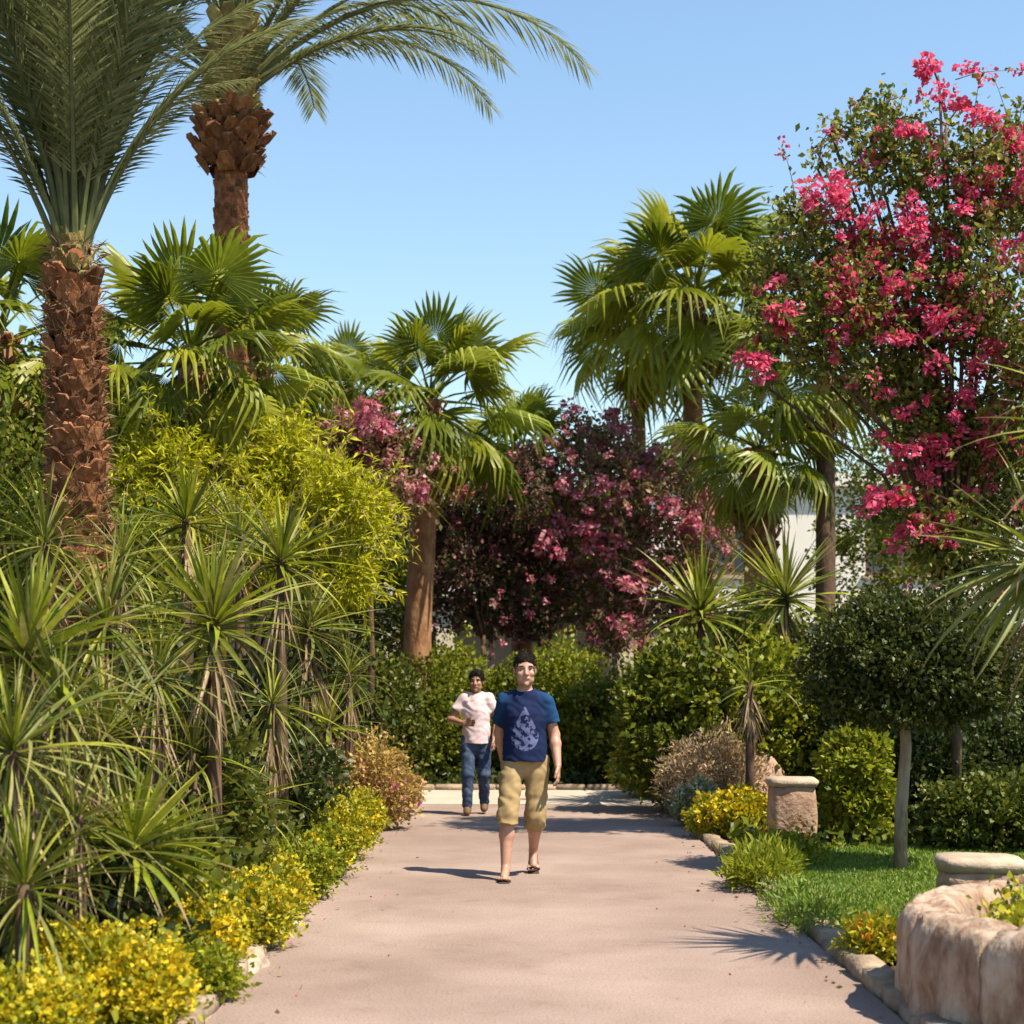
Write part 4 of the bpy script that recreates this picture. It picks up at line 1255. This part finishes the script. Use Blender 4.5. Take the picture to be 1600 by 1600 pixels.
boulder('large brown boulder with pale sunlit top right of the path', (2.74, 18.5, -.02), .44, .36, .70, 3.0)
boulder('small pale boulder at the right kerb in front of the pillar', (1.99, 13.4, -.02), .14, .22, .13, 8.0, 'kerb')
boulder('pale stone lying on the left kerb beyond the corner flowers', (-1.42, 9.0, -.03), .10, .20, .12, 5.0, 'cap')
boulder('second pale stone on the left kerb, beside the brownish yellow shrub', (-1.41, 10.6, -.03), .09, .16, .10, 6.0, 'cap')
boulder('flat sandy stone at the right edge of the path by the lawn', (1.98, 11.1, -.03), .14, .3, .09, 7.0, 'kerb')


# ------------------------------------------------------------------ buildings glimpsed through the trees
def building(label, x0, x1, y, depth, h, mat, storeys, bays, name='building', roof=True):
    t = thing(name, label, 'building', Vector(((x0 + x1) / 2, y, 0)))
    w = (x1 - x0)
    sh = h / storeys
    bw = w / bays
    mb = MB()
    ww, wh = bw * .42, sh * .48
    # front wall built around the openings, so that the windows are real recesses
    for s in range(storeys):
        zb_, zt_ = s * sh, (s + 1) * sh
        zs = zb_ + sh * .32; ze = zs + wh
        mb.box((-w / 2, 0, zb_), (w / 2, .25, zs)); mb.box((-w / 2, 0, ze), (w / 2, .25, zt_))
        for k in range(bays + 1):
            a = -w / 2 if k == 0 else -w / 2 + (k - .5) * bw + ww / 2
            b = w / 2 if k == bays else -w / 2 + (k + .5) * bw - ww / 2
            mb.box((a, 0, zs), (b, .25, ze))
    mb.box((-w / 2, .25, 0), (-w / 2 + .25, depth, h)); mb.box((w / 2 - .25, .25, 0), (w / 2, depth, h)); mb.box((-w / 2, depth, 0), (w / 2, depth + .25, h))
    mb.box((-w / 2 + .25, .6, 0), (w / 2 - .25, depth, h - .02))
    link('wall', mb.mesh('wall', M[mat]), t)
    for s in range(storeys):
        zs = s * sh + sh * .32
        for k in range(bays):
            xc = -w / 2 + (k + .5) * bw
            fr = MB()
            for (a, b, c, d) in ((-ww / 2, -ww / 2 + .07, 0, wh), (ww / 2 - .07, ww / 2, 0, wh), (-ww / 2 + .07, ww / 2 - .07, 0, .07), (-ww / 2 + .07, ww / 2 - .07, wh - .07, wh), (-.03, .03, .07, wh - .07)):
                fr.box((xc + a, .10, zs + c), (xc + b, .17, zs + d))
            wo_ = link('window', fr.mesh('window', M['wood_dark']), t)
            g_ = MB(); g_.box((xc - ww / 2 + .07, .13, zs + .07), (xc + ww / 2 - .07, .145, zs + wh - .07))
            link('pane', g_.mesh('pane', M['glass']), wo_)
            sl = MB(); sl.box((xc - ww / 2 - .08, -.07, zs - .09), (xc + ww / 2 + .08, .05, zs - .003)); link('sill', sl.mesh('sill', M['cap']), wo_)
    if roof:
        rf = MB(); rf.box((-w / 2 - .2, -.2, h + .003), (w / 2 + .2, depth + .4, h + .28)); link('parapet', rf.mesh('parapet', M['white_wall']), t)
    return t


building('cream two-storey building glimpsed between the palm trunks at the right', 3.0, 13.8, 36.0, 7, 5.6, 'white_wall', 2, 3)
building('small cream garden building glimpsed left of the walkers behind the palm trunk', -6.2, -1.0, 33.0, 4, 3.1, 'cream_wall', 1, 3)

# low white garden wall pieces seen under the bougainvilleas
gw = MB(); gw.box((-1.0, 29.0, -.1), (9.0, 29.25, 2.35)); gwo = link('garden_wall', gw.mesh('garden_wall', M['cream_wall']))
tag(gwo, 'pale plastered garden wall glimpsed under the crimson bougainvillea', 'wall')
gc = MB(); gc.box((-1.05, 28.95, 2.353), (9.05, 29.3, 2.45)); link('coping', gc.mesh('coping', M['cap']), gwo)


# ------------------------------------------------------------------ people: signed-distance bodies meshed as one skin
class SDF:
    def __init__(s, lo, hi, h):
        s.lo = np.array(lo, dtype=np.float32); s.h = h
        s.n = np.ceil((np.array(hi) - np.array(lo)) / h).astype(int) + 1
        s.f = np.full(tuple(s.n), 1.0, dtype=np.float32)

    def _win(s, lo, hi):
        a = np.maximum(0, np.floor((np.array(lo) - s.lo) / s.h).astype(int))
        b = np.minimum(s.n, np.ceil((np.array(hi) - s.lo) / s.h).astype(int) + 1)
        b = np.maximum(a + 1, b)
        ax = [s.lo[i] + s.h * np.arange(a[i], b[i], dtype=np.float32) for i in range(3)]
        X, Y, Z = np.meshgrid(*ax, indexing='ij')
        return tuple(slice(a[i], b[i]) for i in range(3)), X, Y, Z

    def _mix(s, w, d, k, cutp):
        for (p, nrm) in cutp or ():
            X, Y, Z = s._xyz
            d = np.maximum(d, (X - p[0]) * nrm[0] + (Y - p[1]) * nrm[1] + (Z - p[2]) * nrm[2])
        g = s.f[w]
        if k > 0:
            hh = np.clip(.5 + .5 * (g - d) / k, 0, 1)
            s.f[w] = g * (1 - hh) + d * hh - k * hh * (1 - hh)
        else:
            s.f[w] = np.minimum(g, d)

    def cone(s, a, b, ra, rb, k=.02, cut=None, flat=None):
        a = np.array(a, dtype=np.float32); b = np.array(b, dtype=np.float32)
        m = max(ra, rb) + k + .04
        w, X, Y, Z = s._win(np.minimum(a, b) - m, np.maximum(a, b) + m)
        s._xyz = (X, Y, Z)
        d = b - a; L2 = float(d @ d) + 1e-9
        t = np.clip(((X - a[0]) * d[0] + (Y - a[1]) * d[1] + (Z - a[2]) * d[2]) / L2, 0, 1)
        dx = X - a[0] - t * d[0]; dy = Y - a[1] - t * d[1]; dz = Z - a[2] - t * d[2]
        if flat:
            dx = dx / flat[0]; dy = dy / flat[1]; dz = dz / flat[2]
        dist = np.sqrt(dx * dx + dy * dy + dz * dz) - (ra + (rb - ra) * t)
        s._mix(w, dist, k, cut)

    def ell(s, c, r, k=.02, cut=None, sub=False):
        c = np.array(c, dtype=np.float32); r = np.array(r, dtype=np.float32)
        m = r + k + .04
        w, X, Y, Z = s._win(c - m, c + m)
        s._xyz = (X, Y, Z)
        x, y, z = X - c[0], Y - c[1], Z - c[2]
        k0 = np.sqrt((x / r[0]) ** 2 + (y / r[1]) ** 2 + (z / r[2]) ** 2)
        k1 = np.sqrt((x / r[0] ** 2) ** 2 + (y / r[1] ** 2) ** 2 + (z / r[2] ** 2) ** 2) + 1e-6
        d = k0 * (k0 - 1) / k1
        if sub:
            g = s.f[w]
            hh = np.clip(.5 - .5 * (g + d) / k, 0, 1)
            s.f[w] = g * (1 - hh) - d * hh + k * hh * (1 - hh)
        else:
            s._mix(w, d, k, cut)

    def full(s):
        ax = [s.lo[i] + s.h * np.arange(s.n[i], dtype=np.float32) for i in range(3)]
        return np.meshgrid(*ax, indexing='ij')

    def wrinkle(s, amp, fx, fy, fz, ph=0.):
        X, Y, Z = s.full()
        s.f += amp * (np.sin(X * fx + 2 * np.sin(Z * fz * .6 + ph)) * np.sin(Z * fz + Y * fy + 1.7 * np.sin(X * fx * .7 + ph)))

    def mesh(s, name, mat):
        f = s.f
        sg = f < 0
        c = np.zeros(tuple(np.array(f.shape) - 1), dtype=np.int8)
        for dx in (0, 1):
            for dy in (0, 1):
                for dz in (0, 1):
                    c += sg[dx:f.shape[0] - 1 + dx, dy:f.shape[1] - 1 + dy, dz:f.shape[2] - 1 + dz]
        act = (c > 0) & (c < 8)
        idx = np.argwhere(act)
        vid = np.full(act.shape, -1, dtype=np.int64); vid[act] = np.arange(len(idx))
        acc = np.zeros((len(idx), 3)); cnt = np.zeros((len(idx), 1))
        cor = [(0, 0, 0), (1, 0, 0), (0, 1, 0), (1, 1, 0), (0, 0, 1), (1, 0, 1), (0, 1, 1), (1, 1, 1)]
        val = [f[idx[:, 0] + a, idx[:, 1] + b, idx[:, 2] + d] for a, b, d in cor]
        for i in range(8):
            for j in range(i + 1, 8):
                if sum(abs(p - q) for p, q in zip(cor[i], cor[j])) != 1:
                    continue
                m = (val[i] < 0) != (val[j] < 0)
                t = np.where(m, val[i] / np.where(m, val[i] - val[j], 1), 0)
                p = np.array(cor[i])[None] + t[:, None] * (np.array(cor[j]) - np.array(cor[i]))[None]
                acc += p * m[:, None]; cnt += m[:, None]
        V = (idx + acc / np.maximum(cnt, 1)) * s.h + s.lo
        faces = []
        for ax in range(3):
            a1, a2 = (ax + 1) % 3, (ax + 2) % 3
            sl0 = [slice(1, -1)] * 3; sl0[ax] = slice(0, f.shape[ax] - 1)
            sl1 = list(sl0); sl1[ax] = slice(1, f.shape[ax])
            A = sg[tuple(sl0)]; Bm = sg[tuple(sl1)]
            e = np.argwhere(A != Bm)
            if not len(e):
                continue
            inside = A[tuple(e.T)]
            pos = e.copy(); pos[:, a1] += 1; pos[:, a2] += 1
            q = []
            for (o1, o2) in ((-1, -1), (0, -1), (0, 0), (-1, 0)):
                g_ = pos.copy(); g_[:, a1] += o1; g_[:, a2] += o2
                q.append(vid[tuple(g_.T)])
            q = np.stack(q, 1)
            q = np.where(inside[:, None], q, q[:, ::-1])
            faces.append(q)
        return make_mesh(name, V, np.concatenate(faces), mat, True)


def skin_mat(name, c):
    m, n, l, out = new_mat(name)
    p = n.new('ShaderNodeBsdfPrincipled')
    nz = n.new('ShaderNodeTexNoise'); nz.inputs['Scale'].default_value = 14
    tc = n.new('ShaderNodeTexCoord'); l.new(tc.outputs['Object'], nz.inputs['Vector'])
    rp = ramp(n, [(.3, tuple(x * .85 for x in c)), (.7, tuple(min(1, x * 1.1) for x in c))])
    l.new(nz.outputs['Fac'], rp.inputs['Fac']); l.new(rp.outputs['Color'], p.inputs['Base Color'])
    p.inputs['Roughness'].default_value = .5
    p.inputs['Subsurface Weight'].default_value = .12
    p.inputs['Subsurface Radius'].default_value = (.02, .008, .004)
    l.new(p.outputs[0], out.inputs['Surface'])
    return m


def cloth(name, cols, scale=20, bs=300):
    return rough_mat(name, cols, scale, .9, .25, bs, spec=.15, dist=.004)


M['skin_light'] = skin_mat('skin_light', (.40, .215, .145))
M['skin_tan'] = skin_mat('skin_tan', (.33, .17, .10))
M['hair'] = rough_mat('hair', [(.008, .005, .004), (.022, .014, .010)], 30, .75, .4, 120, (1, 1, .3), spec=.12, dist=.008)
M['khaki'] = cloth('khaki', [(.24, .165, .075), (.30, .21, .10), (.35, .26, .14)], 6)
M['denim'] = cloth('denim', [(.02, .035, .07), (.04, .06, .11), (.12, .15, .20)], 7)
M['pink_shirt'] = cloth('pink_shirt', [(.50, .34, .34), (.60, .45, .45), (.64, .54, .53)], 5)
M['sole'] = rough_mat('sole', [(.03, .02, .016), (.06, .04, .03)], 20, .8, .1, 60)
M['brown_shoe'] = rough_mat('brown_shoe', [(.10, .055, .03), (.18, .10, .05)], 12, .6, .2, 60)
M['dark_eye'] = rough_mat('dark_eye', [(.015, .01, .008), (.02, .015, .01)], 5, .3, 0)
M['lip'] = rough_mat('lip', [(.34, .13, .10), (.38, .15, .12)], 5, .5, 0)

# navy shirt with a faded print on the chest
ms, n, l, out = new_mat('navy_shirt')
p = n.new('ShaderNodeBsdfPrincipled'); p.inputs['Roughness'].default_value = .88; p.inputs['Specular IOR Level'].default_value = .15
tc = n.new('ShaderNodeTexCoord'); sep = n.new('ShaderNodeSeparateXYZ'); l.new(tc.outputs['Object'], sep.inputs[0])


def mth(op, a, b=None):
    q = n.new('ShaderNodeMath'); q.operation = op
    for i, x_ in enumerate((a, b)):
        if x_ is None: continue
        if isinstance(x_, (int, float)): q.inputs[i].default_value = x_
        else: l.new(x_, q.inputs[i])
    return q.outputs[0]


X_, Y_, Z_ = sep.outputs
dx = mth('DIVIDE', mth('SUBTRACT', X_, 0.0), .105)
dz = mth('DIVIDE', mth('SUBTRACT', Z_, 1.10), .11)
disc = mth('LESS_THAN', mth('ADD', mth('MULTIPLY', dx, dx), mth('MULTIPLY', dz, dz)), 1.0)
# a peak rising above the round part of the print
tri = mth('MULTIPLY', mth('LESS_THAN', mth('ADD', mth('ABSOLUTE', X_), mth('MULTIPLY', mth('SUBTRACT', Z_, 1.17), .50)), .085), mth('GREATER_THAN', Z_, 1.17))
shape = mth('MAXIMUM', disc, tri)
nz = n.new('ShaderNodeTexNoise'); nz.inputs['Scale'].default_value = 22; nz.inputs['Detail'].default_value = 3; l.new(tc.outputs['Object'], nz.inputs['Vector'])
frag = mth('GREATER_THAN', nz.outputs['Fac'], .47)
front = mth('LESS_THAN', Y_, -.02)
mask = mth('MULTIPLY', mth('MULTIPLY', mth('MULTIPLY', shape, frag), front), .75)
mix = n.new('ShaderNodeMixRGB'); l.new(mask, mix.inputs['Fac'])
mix.inputs['Color1'].default_value = (.008, .015, .052, 1); mix.inputs['Color2'].default_value = (.13, .145, .28, 1)
slv = mth('MULTIPLY', mth('SUBTRACT', mth('ADD', mth('ABSOLUTE', X_), mth('MULTIPLY', mth('SUBTRACT', Z_, 1.30), .35)), .125), 9.0)
cl_ = n.new('ShaderNodeClamp'); l.new(slv, cl_.inputs['Value'])
mix2 = n.new('ShaderNodeMixRGB'); l.new(cl_.outputs[0], mix2.inputs['Fac']); l.new(mix.outputs[0], mix2.inputs['Color1']); mix2.inputs['Color2'].default_value = (.010, .050, .125, 1)
l.new(mix2.outputs[0], p.inputs['Base Color']); l.new(p.outputs[0], out.inputs['Surface'])
M['navy_shirt'] = ms


def hand(S, wrist, d, side, k=.006):
    """palm and five curled fingers hanging along d; side = direction of the thumb"""
    w = Vector(wrist); d = Vector(d).normalized(); th = Vector(side).normalized()
    back = d.cross(th).normalized()
    pal = w + d * .055
    for o_ in (-.028, -.009, .010, .028):
        S.cone(w + th * o_ * .7 + d * .01, w + d * .088 + th * o_, .017, .0135, .012)
    for o_, ln in ((-.031, .062), (-.0105, .074), (.0105, .078), (.031, .070)):
        a = w + d * .088 + th * o_ * 1.05
        b = a + d * ln * .5 + back * ln * .10
        c = b + d * ln * .38 + back * ln * .34
        S.cone(a, b, .0105, .0095, .005); S.cone(b, c, .0095, .0080, .005)
    a = w + d * .03 + th * .03
    b = a + d * .035 + th * .028 + back * .008
    c = b + d * .035 + th * .004 + back * .010
    S.cone(a, b, .014, .0115, .008); S.cone(b, c, .0115, .009, .005)


def head(S, c, turn=0., r=1.0):
    """skull, jaw, nose, brow, ears; the face looks to -Y"""
    c = Vector(c)
    def q(x, y, z):
        v = Vector((x, y, z)) * r
        return c + Matrix.Rotation(turn, 3, 'Z') @ v
    S.ell(q(0, .012, .03), (.076 * r, .094 * r, .092 * r), .02)
    S.ell(q(0, -.02, -.035), (.060 * r, .070 * r, .085 * r), .03)
    S.cone(q(-.03, -.045, -.075), q(.03, -.045, -.075), .030 * r, .030 * r, .03)
    S.cone(q(0, -.075, -.105), q(0, -.068, -.10), .020 * r, .022 * r, .02)
    S.cone(q(0, -.084, .012), q(0, -.105, -.032), .010 * r, .014 * r, .012)
    S.cone(q(-.012, -.094, -.036), q(.012, -.094, -.036), .009 * r, .009 * r, .008)
    S.cone(q(-.045, -.070, .026), q(.045, -.070, .026), .012 * r, .012 * r, .014)
    for s_ in (-1, 1):
        S.ell(q(.033 * s_, -.088, .006), (.018 * r, .014 * r, .011 * r), .010, sub=True)
        S.ell(q(.078 * s_, .012, -.008), (.010 * r, .020 * r, .032 * r), .008)
        S.ell(q(.042 * s_, -.066, -.030), (.022 * r, .020 * r, .022 * r), .014)
    S.cone(q(-.018, -.086, -.064), q(.018, -.086, -.064), .008 * r, .008 * r, .010)
    return q


def small_ball(name, parent, c, r, mat):
    bm = bmesh.new()
    bmesh.ops.create_uvsphere(bm, u_segments=10, v_segments=7, radius=1.0)
    for v in bm.verts:
        v.co = Vector((v.co.x * r[0] + c[0], v.co.y * r[1] + c[1], v.co.z * r[2] + c[2]))
    me = bpy.data.meshes.new(name); bm.to_mesh(me); bm.free()
    me.polygons.foreach_set('use_smooth', np.ones(len(me.polygons), dtype=bool))
    me.materials.append(mat)
    return link(name, me, parent)


def tuft(parent, q, n, L, zmin, turn):
    """short hair locks over the scalp"""
    u = unit(RNG.normal(size=(n * 3, 3)))
    loc = u * np.array([[.082, .101, .098]]) + np.array([[0, .014, .044]])
    fe = (loc - np.array([[0, -.118, -.022]])) / np.array([[.084, .096, .100]])
    keep = ((fe ** 2).sum(1) > 1.0) & (loc[:, 2] > -.022 - .35 * loc[:, 1]) & ~((np.abs(loc[:, 0]) > .068) & (loc[:, 2] < .012) & (loc[:, 1] < .03))
    u = u[keep][:n]; loc = loc[keep][:n]
    P = np.array([tuple(q(*p)) for p in loc])
    D = u * .35 + np.array([[.25, -.25, -.25]]) + RNG.normal(size=u.shape) * .35
    ll = L * (.6 + .8 * RNG.random(len(u)))
    o = link('hair', leaves_mesh('hair', P, D, ll, ll * .14, M['hair']), parent); o['kind'] = 'stuff'


def face_bits(parent, q):
    for s_ in (-1, 1):
        c = q(.033 * s_, -.0835, .004); small_ball('eye', parent, c, (.0095, .005, .0042), M['dark_eye'])
        c = q(.034 * s_, -.083, .026); small_ball('eyebrow', parent, c, (.020, .007, .0045), M['hair'])
    c = q(0, -.0925, -.064); small_ball('lips', parent, c, (.021, .006, .0065), M['lip'])


# the man in the navy shirt, mid-stride towards the camera
man = thing('person', 'man in navy printed t-shirt and khaki shorts walking towards the camera', 'person', Vector((.10, 13.0, 0)))
hipR, kneeR, ankR = Vector((-.095, 0, .90)), Vector((-.135, -.17, .49)), Vector((-.150, -.235, .085))
hipL, kneeL, ankL = Vector((.095, 0, .90)), Vector((.085, -.02, .47)), Vector((.070, .30, .175))
shL, elL, wrL = Vector((.158, .0, 1.375)), Vector((.232, .02, 1.11)), Vector((.255, -.11, .875))
shR, elR, wrR = Vector((-.158, .0, 1.375)), Vector((-.200, .15, 1.12)), Vector((-.165, .21, .885))
B = SDF((-.42, -.56, -.02), (.42, .5, 1.80), .0055)
B.ell((0, .005, 1.26), (.150, .095, .19), .03)
B.ell((0, .0, 1.03), (.135, .095, .17), .05)
B.ell((0, .005, .92), (.145, .10, .11), .05)
B.cone((-.12, 0, 1.37), (0, 0, 1.40), .05, .06, .05); B.cone((.12, 0, 1.37), (0, 0, 1.40), .05, .06, .05)
B.cone((0, .02, 1.42), (0, -.005, 1.56), .058, .052, .03)
for hp, kn, an in ((hipR, kneeR, ankR), (hipL, kneeL, ankL)):
    B.cone(hp, kn, .078, .054, .03); B.cone(kn, kn.lerp(an, .35) + Vector((0, .018, 0)), .052, .056, .03); B.cone(kn.lerp(an, .35) + Vector((0, .018, 0)), an, .055, .034, .03)
B.cone(ankR + Vector((0, .035, -.035)), ankR + Vector((-.012, -.13, -.045)), .032, .026, .02); B.cone(ankR + Vector((0, -.02, 0)), ankR + Vector((-.012, -.13, -.045)), .032, .024, .02)
for i_ in range(5):
    tx = -.040 + i_ * .019
    B.cone(ankR + Vector((tx * .9 - .01, -.13, -.050)), ankR + Vector((tx - .01, -.175 + .008 * abs(i_ - 3.4), -.054)), .012, .0095 + (.003 if i_ == 4 else 0), .008)
B.cone(ankL + Vector((0, .03, -.03)), ankL + Vector((0, -.06, -.115)), .032, .028, .02); B.cone(ankL, ankL + Vector((0, -.06, -.115)), .032, .026, .02)
for i_ in range(5):
    tx = -.036 + i_ * .018
    B.cone(ankL + Vector((tx, -.06, -.120)), ankL + Vector((tx, -.108 + .008 * abs(i_ - .6), -.143)), .012, .010, .008)
for sh, el_, wr in ((shL, elL, wrL), (shR, elR, wrR)):
    B.cone(sh, el_, .052, .041, .03); B.cone(el_, el_.lerp(wr, .3), .041, .043, .02); B.cone(el_.lerp(wr, .3), wr, .043, .027, .02)
hand(B, wrL, Vector((.02, -.22, -1)), Vector((-.15, -1, .2)))
hand(B, wrR, Vector((.02, .22, -1)), Vector((.1, -1, -.2)))
qm = head(B, (0, -.012, 1.618), .10, 1.06)
link('body', B.mesh('body', M['skin_light']), man)
face_bits(man, qm)
tuft(man, qm, 1500, .014, .12, .1)
S = SDF((-.16, -.18, 1.5), (.16, .18, 1.82), .0055)
hc = qm(0, .012, .03)
cutf = [(tuple(qm(0, -.085, .052)), tuple(Matrix.Rotation(.10, 3, 'Z') @ Vector((0, -.44, -.90))))]
S.ell(tuple(hc + Vector((0, .002, .014))), (.083, .102, .099), .01, cut=[(tuple(qm(0, 0, -.030)), (0, -.35, -.94))])
S.ell(tuple(qm(0, -.118, -.022)), (.080, .092, .096), .008, sub=True)
for s_ in (-1, 1):
    S.ell(tuple(qm(.088 * s_, .006, -.02)), (.022, .026, .036), .006, sub=True)
S.wrinkle(.003, 90, 60, 70)
link('hair', S.mesh('hair', M['hair']), man)
S = SDF((-.40, -.30, .84), (.40, .36, 1.56), .0055)
hem = [((0, 0, .915), (0, .06, -1)), ((0, -.02, 1.475), (0, -.45, 1))]
S.ell((0, .0, 1.26), (.172, .126, .20), .03, hem)
S.cone((0, -.004, 1.22), (0, -.004, .80), .158, .188, .05, hem, flat=(1, .82, 1))
for s_ in (-1, 1):
    S.cone((.115 * s_, .0, 1.378), (.02 * s_, .0, 1.425), .064, .062, .05, hem)
for sh, el_ in ((shL, elL), (shR, elR)):
    d_ = (el_ - sh).normalized(); e_ = sh.lerp(el_, .66)
    S.cone(sh + d_ * .005, sh.lerp(el_, .75), .066, .071, .045, [(tuple(e_), tuple(d_))])
S.ell((0, -.012, 1.49), (.072, .080, .055), .012, sub=True)
S.wrinkle(.0045, 26, 12, 21, .7); S.wrinkle(.0028, 47, 30, 52, 2.2)
link('shirt', S.mesh('shirt', M['navy_shirt']), man)
S = SDF((-.34, -.42, .30), (.34, .36, 1.0), .0055)
S.ell((0, .005, .90), (.152, .118, .135), .03, [((0, 0, .975), (0, 0, 1))])
for hp, kn, an in ((hipR, kneeR, ankR), (hipL, kneeL, ankL)):
    e_ = kn.lerp(an, .16); d_ = (an - kn).normalized()
    c_ = [(tuple(e_), tuple(d_))]
    S.cone(hp, kn, .096, .083, .03)
    S.cone(kn, kn.lerp(an, .3), .083, .094, .015, c_)
S.wrinkle(.0065, 24, 16, 27, 2.1); S.wrinkle(.003, 50, 36, 48, .3)
sho = link('shorts', S.mesh('shorts', M['khaki']), man)
for nm, an, rot in (('sandal', ankR + Vector((-.012, -.055, -.085)), 0.), ('sandal', ankL + Vector((0, -.035, -.105)), .80)):
    S = SDF((-.08, -.17, -.05), (.08, .17, .10), .005)
    S.cone((0, -.115, 0), (0, .095, 0), .047, .037, .01, flat=(1, 1, .22))
    S.cone((-.046, -.055, .008), (0, -.075, .058), .010, .010, .006); S.cone((.046, -.055, .008), (0, -.075, .058), .010, .010, .006)
    o = link(nm, S.mesh(nm, M['sole']), man)
    o.matrix_basis = Matrix.Translation(an) @ Matrix.Rotation(rot, 4, 'X')

# the second walker further back
wo2 = thing('person', 'second walker in pale pink shirt and dark jeans behind the man in navy', 'person', Vector((-.40, 18.7, 0)))
hipR, kneeR, ankR = Vector((-.085, 0, .84)), Vector((-.095, -.10, .46)), Vector((-.10, -.08, .08))
hipL, kneeL, ankL = Vector((.085, 0, .84)), Vector((.085, -.03, .45)), Vector((.085, .16, .10))
shR, elR, wrR = Vector((-.14, .0, 1.29)), Vector((-.29, .0, 1.07)), Vector((-.14, -.17, 1.03))
shL, elL, wrL = Vector((.14, .0, 1.29)), Vector((.24, .02, 1.06)), Vector((.20, -.12, .86))
B = SDF((-.42, -.40, -.02), (.42, .4, 1.70), .0065)
B.ell((0, .005, 1.18), (.130, .09, .18), .03); B.ell((0, 0, .95), (.125, .09, .16), .05)
B.cone((-.12, 0, 1.30), (.12, 0, 1.30), .05, .05, .05); B.cone((0, .015, 1.32), (0, -.005, 1.45), .05, .046, .03)
for hp, kn, an in ((hipR, kneeR, ankR), (hipL, kneeL, ankL)):
    B.cone(hp, kn, .07, .05, .03); B.cone(kn, an, .05, .033, .03); B.cone(an, an + Vector((0, -.13, -.04)), .03, .026, .02)
for sh, el_, wr in ((shL, elL, wrL), (shR, elR, wrR)):
    B.cone(sh, el_, .046, .038, .03); B.cone(el_, wr, .040, .025, .02)
hand(B, wrL, Vector((.0, -.3, -1)), Vector((-.15, -1, .2)))
hand(B, wrR, Vector((.9, -.35, .05)), Vector((.1, -.1, 1)))
qw = head(B, (0, -.005, 1.495), -.15, .95)
link('body', B.mesh('body', M['skin_tan']), wo2)
face_bits(wo2, qw)
tuft(wo2, qw, 1300, .018, .05, -.15)
S = SDF((-.16, -.16, 1.32), (.16, .18, 1.66), .006)
hc = qw(0, .012, .03)
S.ell(tuple(hc + Vector((0, .006, .012))), (.083, .101, .099), .01, cut=[(tuple(qw(0, 0, -.030)), (0, -.35, -.94))])
S.ell(tuple(qw(0, -.118, -.022)), (.078, .090, .094), .008, sub=True)
S.wrinkle(.003, 90, 60, 70)
link('hair', S.mesh('hair', M['hair']), wo2)
S = SDF((-.40, -.26, .74), (.40, .26, 1.46), .006)
hem = [((0, 0, .80), (0, .0, -1)), ((0, -.02, 1.385), (0, -.4, 1))]
S.ell((0, .0, 1.18), (.155, .118, .19), .03, hem); S.cone((0, -.004, 1.14), (0, -.004, .68), .142, .176, .05, hem, flat=(1, .82, 1))
for s_ in (-1, 1):
    S.cone((.10 * s_, .0, 1.295), (.02 * s_, .0, 1.335), .058, .056, .05, hem)
for sh, el_ in ((shL, elL), (shR, elR)):
    d_ = (el_ - sh).normalized(); e_ = sh.lerp(el_, .55)
    S.cone(sh - d_ * .02, sh.lerp(el_, .7), .066, .068, .035, [(tuple(e_), tuple(d_))])
S.ell((0, -.012, 1.40), (.066, .074, .05), .012, sub=True)
S.wrinkle(.0045, 26, 12, 23, 1.7); S.wrinkle(.003, 44, 30, 50, 2.6)
link('shirt', S.mesh('shirt', M['pink_shirt']), wo2)
S = SDF((-.26, -.26, .05), (.26, .32, .92), .006)
S.ell((0, .005, .83), (.150, .118, .12), .03)
for hp, kn, an in ((hipR, kneeR, ankR), (hipL, kneeL, ankL)):
    S.cone(hp, kn, .092, .068, .035); S.cone(kn, an + Vector((0, 0, .03)), .068, .058, .03, [(tuple(an + Vector((0, 0, .0))), (0, 0, -1))])
S.wrinkle(.005, 22, 16, 30, .4); S.wrinkle(.003, 48, 36, 55, 1.4)
link('jeans', S.mesh('jeans', M['denim']), wo2)
for an in (ankR, ankL):
    S = SDF((-.07, -.20, -.10), (.07, .10, .06), .006)
    S.cone((0, .03, -.03), (0, -.13, -.045), .042, .036, .03); S.cone((0, .02, .0), (0, -.06, -.03), .042, .036, .03)
    S.f = np.maximum(S.f, -(S.full()[2] + .078))
    o = link('shoe', S.mesh('shoe', M['brown_shoe']), wo2); o.location = an
